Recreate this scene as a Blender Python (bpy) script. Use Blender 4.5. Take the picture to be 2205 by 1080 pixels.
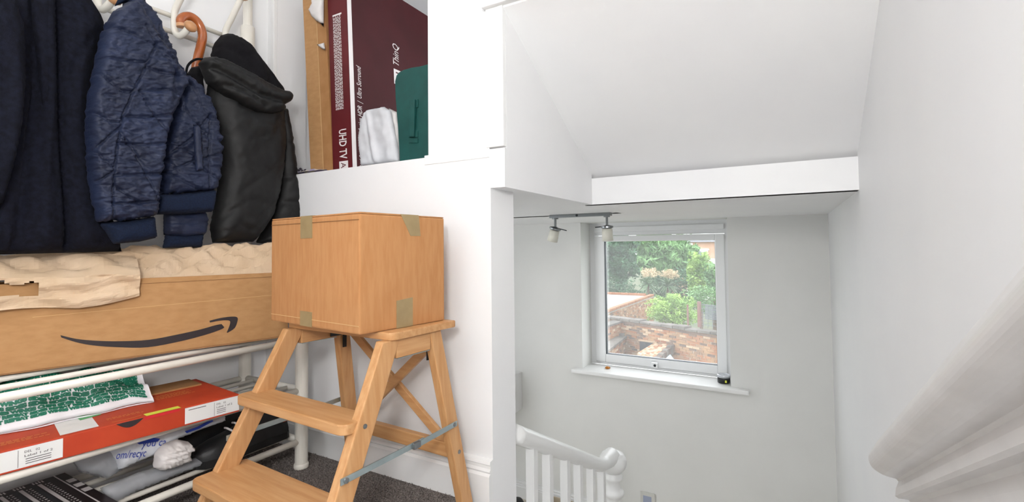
import bpy, bmesh, math, random
import numpy as np
from mathutils import Vector, Matrix, noise
from mathutils.geometry import delaunay_2d_cdt

for o in list(bpy.data.objects): bpy.data.objects.remove(o)
SC = bpy.context.scene
COL = SC.collection
random.seed(4)

# ------------------------------------------------------------------ camera
F, YAW, PITCH, ROLL, CX, CY, H = 1040.0, math.radians(29.8), math.radians(1.91), math.radians(-.582), 1102.5, 497.0, .69
_c, _s = math.cos, math.sin
FW = Vector((-_s(YAW)*_c(PITCH), _c(YAW)*_c(PITCH), _s(PITCH)))
_rt = Vector((_c(YAW), _s(YAW), 0)); _up = _rt.cross(FW)
RT = _c(ROLL)*_rt + _s(ROLL)*_up
UP = -_s(ROLL)*_rt + _c(ROLL)*_up
EYE = Vector((0, 0, H))
cd = bpy.data.cameras.new('camera'); cam = bpy.data.objects.new('camera', cd); COL.objects.link(cam)
M = Matrix((RT, UP, -FW)).transposed().to_4x4(); M.translation = EYE
cam.matrix_world = M
cd.sensor_fit = 'HORIZONTAL'; cd.sensor_width = 36; cd.lens = 36*F/2205
cd.shift_y = (CY-540)/2205; cd.clip_start = .01; cd.clip_end = 300
SC.camera = cam

def on(ax, val, u, v):
    d = FW + RT*((u-CX)/F) - UP*((v-CY)/F)
    return EYE + d*((val-EYE[ax])/d[ax])

# ------------------------------------------------------------------ light
SC.view_settings.view_transform = 'Standard'; SC.view_settings.look = 'None'
SC.view_settings.gamma = 1; SC.view_settings.use_curve_mapping = False
SC.view_settings.exposure = 0.95
w = bpy.data.worlds.new('overcast_sky'); SC.world = w; w.use_nodes = True
bg = w.node_tree.nodes['Background']; bg.inputs[0].default_value = (.93, .97, 1, 1); bg.inputs[1].default_value = 2.2

LANTERN, HALL, GLOBE = .5, 3.5, 42   # emission of the added fill lamps: landing lantern, lower hall lamp, stair globe
# ------------------------------------------------------------------ materials
def lin(c):
    if isinstance(c, str):
        c = [int(c[i:i+2], 16)/255 for i in (0, 2, 4)]
        c = [x/12.92 if x <= .04045 else ((x+.055)/1.055)**2.4 for x in c]
    return (c[0], c[1], c[2], 1)
MATS = {}
def mat(name, col, rough=.6, col2=None, scale=20, stretch=(1, 1, 1), bump=0, bscale=None, metal=0, detail=4, spec=.5, coat=0, sss=0, lo=.35, hi=.65, bstretch=None, trans=0):
    m = bpy.data.materials.new(name); m.use_nodes = True; MATS[name] = m
    nt = m.node_tree; b = nt.nodes['Principled BSDF']
    b.inputs['Base Color'].default_value = lin(col); b.inputs['Roughness'].default_value = rough
    b.inputs['Metallic'].default_value = metal; b.inputs['Specular IOR Level'].default_value = spec
    if coat: b.inputs['Coat Weight'].default_value = coat; b.inputs['Coat Roughness'].default_value = .15
    tc = nt.nodes.new('ShaderNodeTexCoord')
    def nz(sc, st, det):
        mp = nt.nodes.new('ShaderNodeMapping'); mp.inputs['Scale'].default_value = st
        nt.links.new(tc.outputs['Object'], mp.inputs[0])
        n = nt.nodes.new('ShaderNodeTexNoise'); n.inputs['Scale'].default_value = sc; n.inputs['Detail'].default_value = det
        nt.links.new(mp.outputs[0], n.inputs['Vector']); return n
    if col2 is not None:
        n = nz(scale, stretch, detail); r = nt.nodes.new('ShaderNodeValToRGB')
        r.color_ramp.elements[0].position = lo; r.color_ramp.elements[1].position = hi
        r.color_ramp.elements[0].color = lin(col); r.color_ramp.elements[1].color = lin(col2)
        nt.links.new(n.outputs['Fac'], r.inputs[0]); nt.links.new(r.outputs[0], b.inputs['Base Color'])
    if bump:
        n = nz(bscale or scale, bstretch or stretch, 5); bp = nt.nodes.new('ShaderNodeBump')
        bp.inputs['Strength'].default_value = min(1, bump); bp.inputs['Distance'].default_value = .002 if bump <= 1 else .002*bump
        nt.links.new(n.outputs['Fac'], bp.inputs['Height']); nt.links.new(bp.outputs[0], b.inputs['Normal'])
    if trans:
        tr = nt.nodes.new('ShaderNodeBsdfTransparent'); mx = nt.nodes.new('ShaderNodeMixShader'); mx.inputs[0].default_value = trans
        out = nt.nodes['Material Output']
        nt.links.new(b.outputs[0], mx.inputs[1]); nt.links.new(tr.outputs[0], mx.inputs[2]); nt.links.new(mx.outputs[0], out.inputs[0])
    return m
mat('paint', 'F2F2F2', .55, 'EFEFF0', 3, bump=.12, bscale=45)
mat('gloss', 'F3F3F2', .28, 'F0F0EF', 6, bump=.15, bscale=60)
mat('grey_paint', 'E9E9E6', .6, 'E5E5E2', 3, bump=.12, bscale=45)
mat('rail_shade_grey', 'DAD7D5', .3, 'D2CFCD', 8, stretch=(6, 1, 6), bump=.06, bscale=30, bstretch=(8, 1, 8)); mat('upvc', 'F0F1F2', .25)  # rail grey stands in for shade on white paint
mat('carpet', '5E5754', .95, '9C938E', 220, bump=3, bscale=300, spec=.1, detail=3)
for ax, st in (('x', (1, 14, 14)), ('y', (14, 1, 14)), ('z', (14, 14, 1))):
    mat('beech_'+ax, 'BD8A58', .45, 'CB9C6C', 7, stretch=st, bump=.1, bscale=16)
mat('carton', 'AE8254', .85, 'B78C5E', 30, stretch=(1, 1, 2.5), bump=.1, bscale=120)
mat('carton_box', 'B27C4C', .85, 'BB8757', 30, stretch=(3, 3, .5), bump=.15, bscale=90)
mat('carton_inner', 'A07244', .85, 'AB7D4F', 20)
mat('kraft_paper', 'C9AE8F', .8, 'D3BA9D', 12, bump=.25, bscale=35)
mat('tape', '94805C', .3, '9C8863', 40)
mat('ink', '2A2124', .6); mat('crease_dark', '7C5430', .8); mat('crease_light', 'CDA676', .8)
mat('rack_white', 'E4E0D6', .32)
mat('wool', '0F1018', .95, '171925', 90, bump=.6, bscale=400, spec=.15)
mat('nylon_navy', '161D33', .58, '1F2842', 14, bump=1, bscale=60, bstretch=(1, .7, 2.4), spec=.35)
mat('rib_navy', '141C2E', .9, '18233A', 200, bump=.5, bscale=300, spec=.2)
mat('nylon_black', '0D0D0E', .6, '121213', 14, bump=.5, bscale=40, spec=.35)
mat('lining_black', '0D0C0F', .9, '121115', 60, bump=.4, bscale=200, spec=.2)
mat('knob_wood', 'C08A5E', .35, 'CC9A70', 20, stretch=(1, 1, 6))
mat('cane', '9C4F22', .22, 'B5652E', 20, stretch=(1, 1, .4), coat=.4)
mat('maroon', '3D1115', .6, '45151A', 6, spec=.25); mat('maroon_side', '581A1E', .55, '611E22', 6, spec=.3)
mat('print_white', 'E6E1E0', .6); mat('print_gold', 'D98A4C', .6)
mat('case_teal', '084440', .6, '0A4B46', 30, bump=.15, bscale=200)
mat('garment_white', 'C6C7CB', .6, 'D0D1D5', 20, bump=.3, bscale=30)
mat('foam_wrap', 'CFCBC9', .5, 'DAD7D5', 20, bump=.5, bscale=60)
mat('orange_card', 'B63918', .6, 'BE401D', 20, bump=.08, bscale=120)
mat('white_card', 'E6E6E4', .6); mat('bag_white', 'DCD9DC', .45, 'E6E3E6', 12, bump=.3, bscale=40)
mat('bag_green', '0C6B52', .5); mat('green_tape', '2FA04C', .35); mat('yellow', 'D9DE4C', .5); mat('red', 'C8232C', .5)
mat('clear_plastic', 'B9BCC2', .2, trans=.45, bump=.6, bscale=25); mat('film_white', 'D5D9E0', .3, 'E2E5EA', 15, bump=.6, bscale=25)
mat('tissue', 'D9D4D2', .8, 'E6E1DF', 14, bump=.6, bscale=30); mat('blue_print', '1F3FA8', .5)
mat('board_dark', '241A1C', .4); mat('board_grey', '313338', .45)
mat('shoe_black', '101113', .5, '1A1B1E', 40, bump=.3, bscale=120); mat('sole', '0B0B0C', .6); mat('orange_trim', 'B4471F', .5)
mat('zinc', 'A9B6B8', .32, 'B9C6C8', 18, metal=.85); mat('steel', '8E9294', .28, metal=.9); mat('dark_steel', '3B3D40', .35, metal=.8)
mat('frosted', 'DEDCD0', .35); mat('gasket', '3C4147', .6); mat('tin_black', '141518', .3); mat('tin_lid', 'C9CCD2', .25, metal=.6); mat('amber', 'C27A24', .4)
mat('plate_white', 'DAD9D3', .35); mat('plate_blue', 'A7AFC6', .3)
mat('floral', 'D9D0C0', .8, 'A79CC0', 40, lo=.45, hi=.55); mat('floral_dark', '2E2633', .8)
mat('pale_floor', 'CBC3B4', .5, 'D4CCBE', 6, stretch=(1, 8, 1)); mat('beige', 'CDBFA9', .7); mat('rose', 'A24044', .7)
# outdoors
mat('brick_a', '7E5138', .9, '9A6C4C', 3, bump=.6, bscale=30); mat('brick_b', '9C7A5A', .9, '765A46', 4, bump=.6, bscale=30); mat('brick_c', '4A3D38', .9, '6B5548', 5, bump=.6, bscale=30)
mat('brick_d', 'A0876D', .9, 'AE977F', 5); mat('mortar', '8F8272', .95, 'A09382', 4); mat('coping', '47433F', .9, '6B655F', 3, bump=.5, bscale=20)
mat('roof_felt', '8A8887', .85, 'A5A29F', 1.5); mat('void_shade', '30353D', .7); mat('rust_post', '6B4A44', .7); mat('wire', '5F6468', .6)
mat('leaf_dark', '21432F', .6, '44704C', 1.6); mat('leaf_mid', '4A7442', .6, '7FA76C', 1.6); mat('leaf_bright', '557F38', .6, '9DBB62', 2.2); mat('leaf_yucca', '53704F', .5, '7E9A74', 2)
mat('plume', 'C4B090', .8, 'D4C2A4', 3); mat('bark', '5B4C3F', .9, '6B5B4C', 10); mat('ground', '45533A', .95, '5A5B45', .4)
mat('house_brick', 'B08A70', .9, 'BC9A82', 2); mat('house_white', 'E3E1DC', .8); mat('slate', '6A6C72', .8); mat('house_pane', '66707C', .2)
mat('slate_clear', '9FB0BE', .3)
# glass: mostly see-through with a little sheen, white mixed in as haze over the view
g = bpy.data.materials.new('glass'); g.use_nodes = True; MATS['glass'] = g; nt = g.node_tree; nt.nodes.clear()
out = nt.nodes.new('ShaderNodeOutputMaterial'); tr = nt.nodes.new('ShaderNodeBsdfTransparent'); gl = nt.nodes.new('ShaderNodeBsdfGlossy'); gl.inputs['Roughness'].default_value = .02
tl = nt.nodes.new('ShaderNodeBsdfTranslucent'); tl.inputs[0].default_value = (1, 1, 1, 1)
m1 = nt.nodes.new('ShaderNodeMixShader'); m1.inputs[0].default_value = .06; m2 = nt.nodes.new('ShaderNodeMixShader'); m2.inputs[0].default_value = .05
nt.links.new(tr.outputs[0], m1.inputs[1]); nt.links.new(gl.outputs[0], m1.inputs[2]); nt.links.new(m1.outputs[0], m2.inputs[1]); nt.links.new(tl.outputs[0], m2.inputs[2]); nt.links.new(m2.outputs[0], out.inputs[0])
for nm, st in (('fill_lantern_glow', LANTERN), ('fill_hall_glow', HALL), ('fill_globe_glow', GLOBE)):
    e = bpy.data.materials.new(nm); e.use_nodes = True; MATS[nm] = e; b = e.node_tree.nodes['Principled BSDF']
    b.inputs['Emission Color'].default_value = (1, .985, .965, 1); b.inputs['Emission Strength'].default_value = st

# ------------------------------------------------------------------ builders
def link(name, me, m, parent=None, smooth=False):
    me.name = name
    me.materials.clear()
    for k in ([m] if isinstance(m, str) else m): me.materials.append(MATS[k])
    if smooth:
        me.polygons.foreach_set('use_smooth', [True]*len(me.polygons))
    o = bpy.data.objects.new(name, me); COL.objects.link(o)
    if parent is not None: o.parent = parent; o.matrix_parent_inverse = parent.matrix_world.inverted()
    return o
def tag(o, label, cat, group=None):
    o['label'] = label; o['category'] = cat
    if group: o['group'] = group
    return o
def thing(name, label, cat, loc=(0, 0, 0), group=None):
    o = bpy.data.objects.new(name, None); COL.objects.link(o); o.location = loc; o.empty_display_size = .05
    o.matrix_world = Matrix.Translation(loc)
    return tag(o, label, cat, group)
def struct(o): o['kind'] = 'structure'; return o
def mesh(vs, fs):
    me = bpy.data.meshes.new('m'); me.from_pydata([tuple(v) for v in vs], [], fs); me.update(); return me
def hexa(c):   # 8 corners: bottom ring 4, top ring 4
    return mesh(c, [(0, 3, 2, 1), (4, 5, 6, 7), (0, 1, 5, 4), (1, 2, 6, 5), (2, 3, 7, 6), (3, 0, 4, 7)])
def bevel(me, w, seg=2):
    bm = bmesh.new(); bm.from_mesh(me)
    bmesh.ops.recalc_face_normals(bm, faces=bm.faces)
    bmesh.ops.bevel(bm, geom=list(bm.edges), offset=w, segments=seg, profile=.6, affect='EDGES')
    bm.to_mesh(me); bm.free(); return me
def box(x0, x1, y0, y1, z0, z1, bev=0):
    me = hexa([(x0, y0, z0), (x1, y0, z0), (x1, y1, z0), (x0, y1, z0), (x0, y0, z1), (x1, y0, z1), (x1, y1, z1), (x0, y1, z1)])
    return bevel(me, bev) if bev else me
def obox(o, a, b, c, bev=0):   # oriented box from corner o with edge vectors a b c
    o, a, b, c = map(Vector, (o, a, b, c))
    me = hexa([o, o+a, o+a+b, o+b, o+c, o+a+c, o+a+b+c, o+b+c])
    bm = bmesh.new(); bm.from_mesh(me); bmesh.ops.recalc_face_normals(bm, faces=bm.faces); bm.to_mesh(me); bm.free()
    return bevel(me, bev) if bev else me
def tube(path, r, n=12, cap=True):
    P = [Vector(p) for p in path]; R = r if isinstance(r, (list, tuple)) else [r]*len(P)
    vs, fs = [], []; prev = None
    for i, p in enumerate(P):
        t = (P[min(i+1, len(P)-1)]-P[max(i-1, 0)]).normalized()
        a = prev if prev is not None else (Vector((0, 0, 1)) if abs(t.z) < .9 else Vector((1, 0, 0)))
        a = (a - t*a.dot(t)).normalized(); prev = a; b = t.cross(a)
        for k in range(n):
            q = 2*math.pi*k/n; vs.append(p+(a*math.cos(q)+b*math.sin(q))*R[i])
    for i in range(len(P)-1):
        for k in range(n): fs.append((i*n+k, i*n+(k+1) % n, (i+1)*n+(k+1) % n, (i+1)*n+k))
    if cap: fs.append(tuple(range(n))[::-1]); fs.append(tuple((len(P)-1)*n+k for k in range(n)))
    return mesh(vs, fs)
def smooth_path(pts, sub=6):
    P = [Vector(p) for p in pts]; out = []
    for i in range(len(P)-1):
        p0, p1, p2, p3 = P[max(i-1, 0)], P[i], P[i+1], P[min(i+2, len(P)-1)]
        for k in range(sub):
            t = k/sub
            out.append(.5*((2*p1)+(p2-p0)*t+(2*p0-5*p1+4*p2-p3)*t*t+(3*p1-p0-3*p2+p3)*t**3))
    out.append(P[-1]); return out
def lathe(c, prof, n=24, axis=Vector((0, 0, 1))):   # prof: (r, h)
    c = Vector(c); q = Vector((0, 0, 1)).rotation_difference(Vector(axis))
    vs, fs = [], []
    for r, h in prof:
        for k in range(n):
            a = 2*math.pi*k/n; vs.append(c+q@Vector((r*math.cos(a), r*math.sin(a), h)))
    m = len(prof)
    for i in range(m-1):
        for k in range(n): fs.append((i*n+k, i*n+(k+1) % n, (i+1)*n+(k+1) % n, (i+1)*n+k))
    fs.append(tuple(range(n))[::-1]); fs.append(tuple((m-1)*n+k for k in range(n)))
    return mesh(vs, fs)
def join(ms):
    vs, fs, n = [], [], 0
    for me in ms:
        vs += [v.co.copy() for v in me.vertices]; fs += [tuple(i+n for i in p.vertices) for p in me.polygons]; n = len(vs)
        bpy.data.meshes.remove(me)
    return mesh(vs, fs)
def prism(pts, a, b):   # polygon of Vectors pts, extruded by vector b (a unused spacing)
    n = len(pts); vs = [Vector(p) for p in pts]+[Vector(p)+Vector(b) for p in pts]
    fs = [tuple(range(n))[::-1], tuple(range(n, 2*n))]+[(i, (i+1) % n, (i+1) % n+n, i+n) for i in range(n)]
    me = mesh(vs, fs); bm = bmesh.new(); bm.from_mesh(me); bmesh.ops.recalc_face_normals(bm, faces=bm.faces); bm.to_mesh(me); bm.free(); return me
def flat(pts): return mesh(pts, [tuple(range(len(pts)))])
def text(body, size, O, right, up, m, parent, name='lettering', shear=0, bold=0, fit=None, warp=None, align='LEFT'):
    cu = bpy.data.curves.new('t', 'FONT'); cu.body = body; cu.size = size; cu.shear = shear; cu.offset = bold; cu.align_x = align; cu.resolution_u = 2
    ob = bpy.data.objects.new('t', cu); COL.objects.link(ob); bpy.context.view_layer.update()
    me = bpy.data.meshes.new_from_object(ob.evaluated_get(bpy.context.evaluated_depsgraph_get()))
    bpy.data.objects.remove(ob); bpy.data.curves.remove(cu)
    O, right, up = Vector(O), Vector(right).normalized(), Vector(up).normalized()
    k = 1
    if fit: 
        wd = max(v.co.x for v in me.vertices)-min(v.co.x for v in me.vertices); k = fit/max(wd, 1e-6)
    for v in me.vertices:
        x, y = v.co.x*k, v.co.y
        v.co = warp(x, y) if warp else O+right*x+up*y
    return link(name, me, m, parent)

def pdist(P, poly, closed=False):
    P = np.asarray(P, float); Q = np.asarray(poly, float); n = len(Q); best = np.full(len(P), 1e9)
    for i in range(n if closed else n-1):
        a, b = Q[i], Q[(i+1) % n]; d = b-a; L = max(d@d, 1e-9)
        t = np.clip(((P-a)@d)/L, 0, 1); best = np.minimum(best, np.linalg.norm(P-(a+t[:, None]*d), axis=1))
    return best
def inflate(poly, mapf, step, T, R, back=.5, lines=(), fold=None, sub=None, rough_edge=0):
    """cloth-like closed body over a pixel outline; mapf(u,v,h) gives the 3D point."""
    poly = [tuple(p[:2]) for p in (smooth_path([(x, y, 0) for x, y in poly]+[(poly[0][0], poly[0][1], 0)], 4)[:-1] if sub else [(x, y, 0) for x, y in poly])]
    B = []
    for i in range(len(poly)):
        a, b = np.array(poly[i]), np.array(poly[(i+1) % len(poly)]); n = max(1, int(np.linalg.norm(b-a)/step))
        for k in range(n): B.append(a+(b-a)*k/n)
    B = np.array(B); nb = len(B)
    if rough_edge:
        for i in range(nb): B[i] += rough_edge*np.array((noise.noise((B[i][0]*.09, B[i][1]*.09, 1)), noise.noise((B[i][0]*.09, B[i][1]*.09, 7))))
    x0, y0 = B.min(0); x1, y1 = B.max(0); G = []
    j = 0; y = y0
    while y < y1:
        x = x0+(step/2 if j % 2 else 0)
        while x < x1: G.append((x, y)); x += step
        y += step*.87; j += 1
    G = np.array(G)
    # inside test
    ins = np.zeros(len(G), bool)
    for i in range(nb):
        a, b = B[i], B[(i+1) % nb]
        c = ((a[1] > G[:, 1]) != (b[1] > G[:, 1]))
        with np.errstate(divide='ignore', invalid='ignore'): xi = (b[0]-a[0])*(G[:, 1]-a[1])/(b[1]-a[1])+a[0]
        ins ^= c & (G[:, 0] < xi)
    G = G[ins]; G = G[pdist(G, B, True) > step*.55]
    V = np.vstack([B, G]) if len(G) else B
    r = delaunay_2d_cdt([Vector(v) for v in V], [(i, (i+1) % nb) for i in range(nb)], [], 1, 1e-4)
    V = np.array([tuple(v) for v in r[0]]); fs = r[2]
    d = pdist(V, B, True); t = np.clip(d/R, 0, 1); prof = np.sqrt(np.clip(1-(1-t)**2, 0, 1)); inner = np.clip(d/(R*.28), 0, 1)
    hh = T*prof
    for pts, amp, wd in lines:
        dd = pdist(V, pts); hh = hh+amp*np.exp(-(dd/wd)**2)*inner
    if fold is not None: hh = hh+np.array([fold(x, y) for x, y in V])*inner
    n = len(V); edge = d < 1e-3
    vs = [mapf(x, y, h) for (x, y), h in zip(V, hh)]; bi = list(range(n))
    for i in range(n):
        if not edge[i]: bi[i] = len(vs); vs.append(mapf(V[i][0], V[i][1], -back*T*prof[i]))
    tf, tb = [], []
    for f in fs:
        tf.append(tuple(f)); tb.append(tuple(bi[k] for k in f[::-1]))
    me = mesh(vs, tf+tb); bm = bmesh.new(); bm.from_mesh(me); bmesh.ops.recalc_face_normals(bm, faces=bm.faces); bm.to_mesh(me); bm.free()
    return me
def onX(x): return lambda u, v, h: on(0, x, u, v)+Vector((h, 0, 0))
def onY(y): return lambda u, v, h: on(1, y, u, v)+Vector((0, -h, 0))
def nz(x, y, s, seed=0): return noise.noise((x*s, y*s, seed*3.7))
def tri(x): return abs((x % 1)-.5)*2-.5
def crease(x, y, seed, n=7, f=3.0):
    rr = random.Random(seed); v = 0
    for k in range(n):
        a = rr.uniform(0, math.pi); q = rr.uniform(.5, 1.5)*f
        v += tri((x*math.cos(a)+y*math.sin(a))*q+rr.random()+.25*noise.noise((x*f, y*f, k)))/n/q*f*.9
    return v

# ------------------------------------------------------------------ setting
XL, XR, YA, YW, ZB, ZLOW = -1.71, .189, 1.12, 3.12, .853, -1.12
XE, XU = -.708, -.662            # wall end below and above the soffit
ZS = .96                         # cupboard sill
def wall(name, me, m='paint'): return struct(link(name, me, m))
fl = wall('floor', box(XL, -.705, -1.6, YA, -.14, 0), 'carpet')
wall('floor_top_step', box(-.705, XR, -1.6, -.03, -.14, 0), 'carpet')
wall('floor_lower', box(-2.2, XR, -.1, YW, ZLOW-.1, ZLOW), 'pale_floor')
wall('wall_stairwell', box(-.76, -.705, -.1, YA, ZLOW, -.14))
wall('wall_left', box(XL-.1, XL, -1.6, YA, -.14, 2.1))
wall('wall_right', box(XR, XR+.1, -1.6, YW+.3, ZLOW-.1, 2.1))
wall('wall_behind', box(XL-.1, XR+.1, -1.7, -1.6, -.14, 2.1))
# wall with the cupboard opening
wall('wall_alcove', join([box(XL-.1, XE, YA, 1.246, ZLOW, ZB), box(XL-.1, XU, YA, 1.246, ZB, ZS)]))
wall('wall_alcove_upper', join([box(-.936, XU, YA+.012, 1.246, ZS, 2.1), box(XL-.1, -1.651, YA, 1.246, ZS, 2.1), box(-1.651, -.936, YA, 1.246, 1.95, 2.1)]))
wall('trim_1', box(-.717, XU, YA-.006, YA+.012, ZS+.004, 1.351, .002), 'gloss')
wall('trim_2', join([box(-.722, XR, YA-.02, YA+.02, 1.351, 1.5, .003), box(-.722, XR, YA-.008, YA+.02, 1.5, 2.1)]), 'gloss')
wall('trim_3', box(-.94, XE-.002, YA-.002, YA, ZS-.022, ZS+.006, .0015), 'gloss')
wall('trim_4', box(-1.668, -1.651, YA-.014, YA, ZS, 1.95, .002), 'gloss')
# cupboard interior
wall('wall_cupboard', join([box(XL-.1, -.72, 2.3, 2.36, ZB, 2.1), box(XL-.1, -1.66, 1.246, 2.3, ZS, 2.1), box(XL-.1, -.72, 1.246, 2.3, 1.95, 2.1)]))
wall('floor_cupboard', box(XL-.1, -.72, 1.246, 2.3, ZB+.02, ZS))
cs = prism([(0, 1.35, 1.95), (0, 2.3, 1.95), (0, 2.3, 1.55)], 0, (-.98, 0, 0))
for v in cs.vertices: v.co.x -= .72
wall('ceiling_cupboard', cs)
# bulkhead over the stairs: side, front beam, soffit, sloping ceiling
wall('wall_bulkhead', hexa([(-.745, 1.246, ZB), (XU, 1.246, ZB), (-.663, 1.79, ZB), (-.745, 1.80, ZB), (-.745, 1.246, 1.5), (XU, 1.246, 1.5), (-.663, 1.79, 1.5), (-.745, 1.80, 1.5)]))
wall('ceiling_lower', join([box(-2.2, XR, 1.80, YW+.02, ZB, ZB+.02), box(-2.2, -.745, 1.246, 1.80, ZB, ZB+.02)]))
wall('wall_beam', box(-.70, XR, 1.79, 1.84, ZB, .955))
wall('ceiling_slope', hexa([(-.70, YA, 1.345), (XR, YA, 1.345), (XR, 1.84, .945), (-.70, 1.84, .945), (-.70, YA, 1.40), (XR, YA, 1.40), (XR, 1.84, 1.0), (-.70, 1.84, 1.0)]))
# landing ceiling; roof light added out of view to let sky light in
sx0, sx1, sy0, sy1 = -1.25, .05, -1.4, -.25
wall('ceiling', join([box(XL-.1, sx0, -1.7, YA+.1, 2.1, 2.16), box(sx1, XR+.1, -1.7, YA+.1, 2.1, 2.16), box(sx0, sx1, -1.7, sy0, 2.1, 2.16), box(sx0, sx1, sy1, YA+.1, 2.1, 2.16)]))
sk = struct(link('fill_skylight', join([box(sx0-.02, sx0+.03, sy0, sy1, 2.1, 2.2), box(sx1-.03, sx1+.02, sy0, sy1, 2.1, 2.2), box(sx0, sx1, sy0-.02, sy0+.03, 2.1, 2.2), box(sx0, sx1, sy1-.03, sy1+.02, 2.1, 2.2)]), 'upvc'))
link('fill_skylight_pane', box(sx0, sx1, sy0, sy1, 2.17, 2.174), 'glass', sk)
# unseen fill lamps added for light: paper lantern, stair globe, flush lower hall lamp
cl = thing('fill_lantern', 'unseen round white paper lantern added as fill light over the landing', 'lamp', (-1.1, -1.0, 1.25))
link('shade', lathe((-1.1, -1.0, 1.0), [(.05+.20*math.sin(math.pi*k/16)**.75, .5*k/16) for k in range(17)], 32), 'fill_lantern_glow', cl, True)
link('flex', tube([(-1.1, -1.0, 1.5), (-1.1, -1.0, 2.1)], .004, 8), 'upvc', cl)
wl_ = thing('fill_globe_lamp', 'unseen white globe on a bracket added as fill light above the stairs', 'lamp', (.03, -.32, 1.02))  # globe added beside the camera to light walls, box and slope
link('globe', lathe((.03, -.32, .90), [(max(.012, .12*math.sin(math.pi*k/18)), .12-.12*math.cos(math.pi*k/18)) for k in range(19)], 32), 'fill_globe_glow', wl_, True)
link('bracket', tube([(.03, -.32, .905), (.03, -.32, .87), (.08, -.32, .85), (XR, -.32, .85)], .008, 10), 'steel', wl_, True)
link('backplate', lathe((XR, -.32, .85), [(.05, 0), (.05, .008), (.03, .014)], 24, (-1, 0, 0)), 'steel', wl_)
hl = thing('fill_hall_lamp', 'hidden round ceiling lamp added to brighten the lower hall behind the wall end', 'lamp', (-1.6, 2.0, ZB))  # added out of sight to brighten the window wall
link('lamp_base', lathe((-1.6, 2.0, ZB-.02), [(.19, 0), (.20, .004), (.20, .02)], 32), 'upvc', hl)
link('diffuser', lathe((-1.6, 2.0, ZB-.06), [(.05, 0), (.14, .008), (.175, .025), (.18, .04)], 32), 'fill_hall_glow', hl, True)
# lower hall
wall('wall_lower_left', box(-2.3, -2.2, 1.2, YW+.3, ZLOW, ZB))
wall('trim_5', box(-2.2, -1.715, 2.5, YW, -.487, -.219, .004))
RX0, RX1 = -1.243, -.316
wall('wall_window', join([box(-2.3, RX0, YW, YW+.32, ZLOW-.1, 1.0), box(RX1, XR+.1, YW, YW+.32, ZLOW-.1, 1.0), box(RX0, RX1, YW, YW+.32, ZLOW-.1, -.165), box(RX0, RX1, YW, YW+.32, ZB, 1.0)]), 'grey_paint')
# skirting boards with stepped moulding
def skirt(name, x0, x1, y, z, s=1):
    pr = [(0, 0), (.02, 0), (.02, .078), (.014, .084), (.018, .09), (.012, .096), (.012, .104), (.016, .108), (.013, .116), (0, .118)]
    return wall(name, prism([(x0, y-a, z+b*s) for a, b in pr], 0, (x1-x0, 0, 0)), 'gloss')
skirt('baseboard_alcove', XL, XE, YA, 0)
skirt('baseboard_window', -2.2, XR, YW, ZLOW)
# stairs
st = thing('staircase', 'white painted staircase going down along the right wall', 'staircase', (-.25, -.03, 0))
for k in range(6):
    y = -.03+.311*k; z = -.16*(k+1)
    link('tread', box(-.688, XR-.001, y, y+.335, z-.03, z, .006), 'gloss', st)
    link('riser', box(-.688, XR-.001, y, y+.02, z, z+.13), 'gloss', st)

# window
W1 = bpy.data.objects.new('window_1', None); COL.objects.link(W1); W1['kind'] = 'structure'
link('window_frame', join([box(RX0, RX0+.035, 3.30, 3.38, -.14, ZB), box(RX1-.035, RX1, 3.30, 3.38, -.14, ZB), box(RX0+.035, RX1-.035, 3.30, 3.38, .765, ZB), box(RX0+.035, RX1-.035, 3.30, 3.38, -.14, -.125), box(RX0+.035, RX1-.035, 3.285, 3.30, .79, .825, .004)]), 'upvc', W1)
sa = link('sash', join([box(-1.208, -1.135, 3.288, 3.35, -.122, .762, .006), box(-.408, -.351, 3.288, 3.35, -.122, .762, .006), box(-1.136, -.407, 3.288, 3.35, .722, .762, .006), box(-1.136, -.407, 3.288, 3.35, -.122, -.066, .006)]), 'upvc', W1)
link('gasket', join([box(-1.136, -1.132, 3.294, 3.33, -.067, .723), box(-.410, -.407, 3.300, 3.33, -.067, .723), box(-1.136, -.407, 3.294, 3.33, -.067, -.064)]), 'gasket', sa)
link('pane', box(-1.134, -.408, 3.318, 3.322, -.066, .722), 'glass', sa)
cat = link('catch', box(-.815, -.772, 3.262, 3.288, -.118, -.084, .006), 'upvc', W1)
link('keyhole', lathe((-.79, 3.2605, -.102), [(.009, 0), (.009, .003)], 12, (0, 1, 0)), 'dark_steel', cat)
link('window_sill', box(-1.306, -.218, 3.065, 3.30, -.167, -.141, .007), 'gloss', W1)

# ------------------------------------------------------------------ handrail on the right wall
roll = [(p[0], p[1]) for p in smooth_path([(x, z, 0) for x, z in ((.187, .502), (.150, .506), (.125, .503), (.105, .490), (.088, .470), (.077, .450), (.074, .441), (.077, .431), (.087, .4245), (.099, .4225))], 4)]
pr = roll+[(.101, .420), (.0985, .412), (.0975, .403), (.1005, .401), (.1095, .4015), (.1125, .398), (.1115, .388), (.110, .378), (.1105, .368), (.113, .362), (.121, .3605), (.124, .356), (.124, .348), (.130, .341), (.142, .336), (.187, .330)]
y0, y1 = .70, -1.2
hr = link('wall_handrail', prism([(x, y0, z) for x, z in pr], 0, (0, y1-y0, (y0-y1)*.514)), 'rail_shade_grey')
tag(hr, 'thick white moulded handrail with a cut end fixed along the bare right wall', 'handrail')

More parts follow.
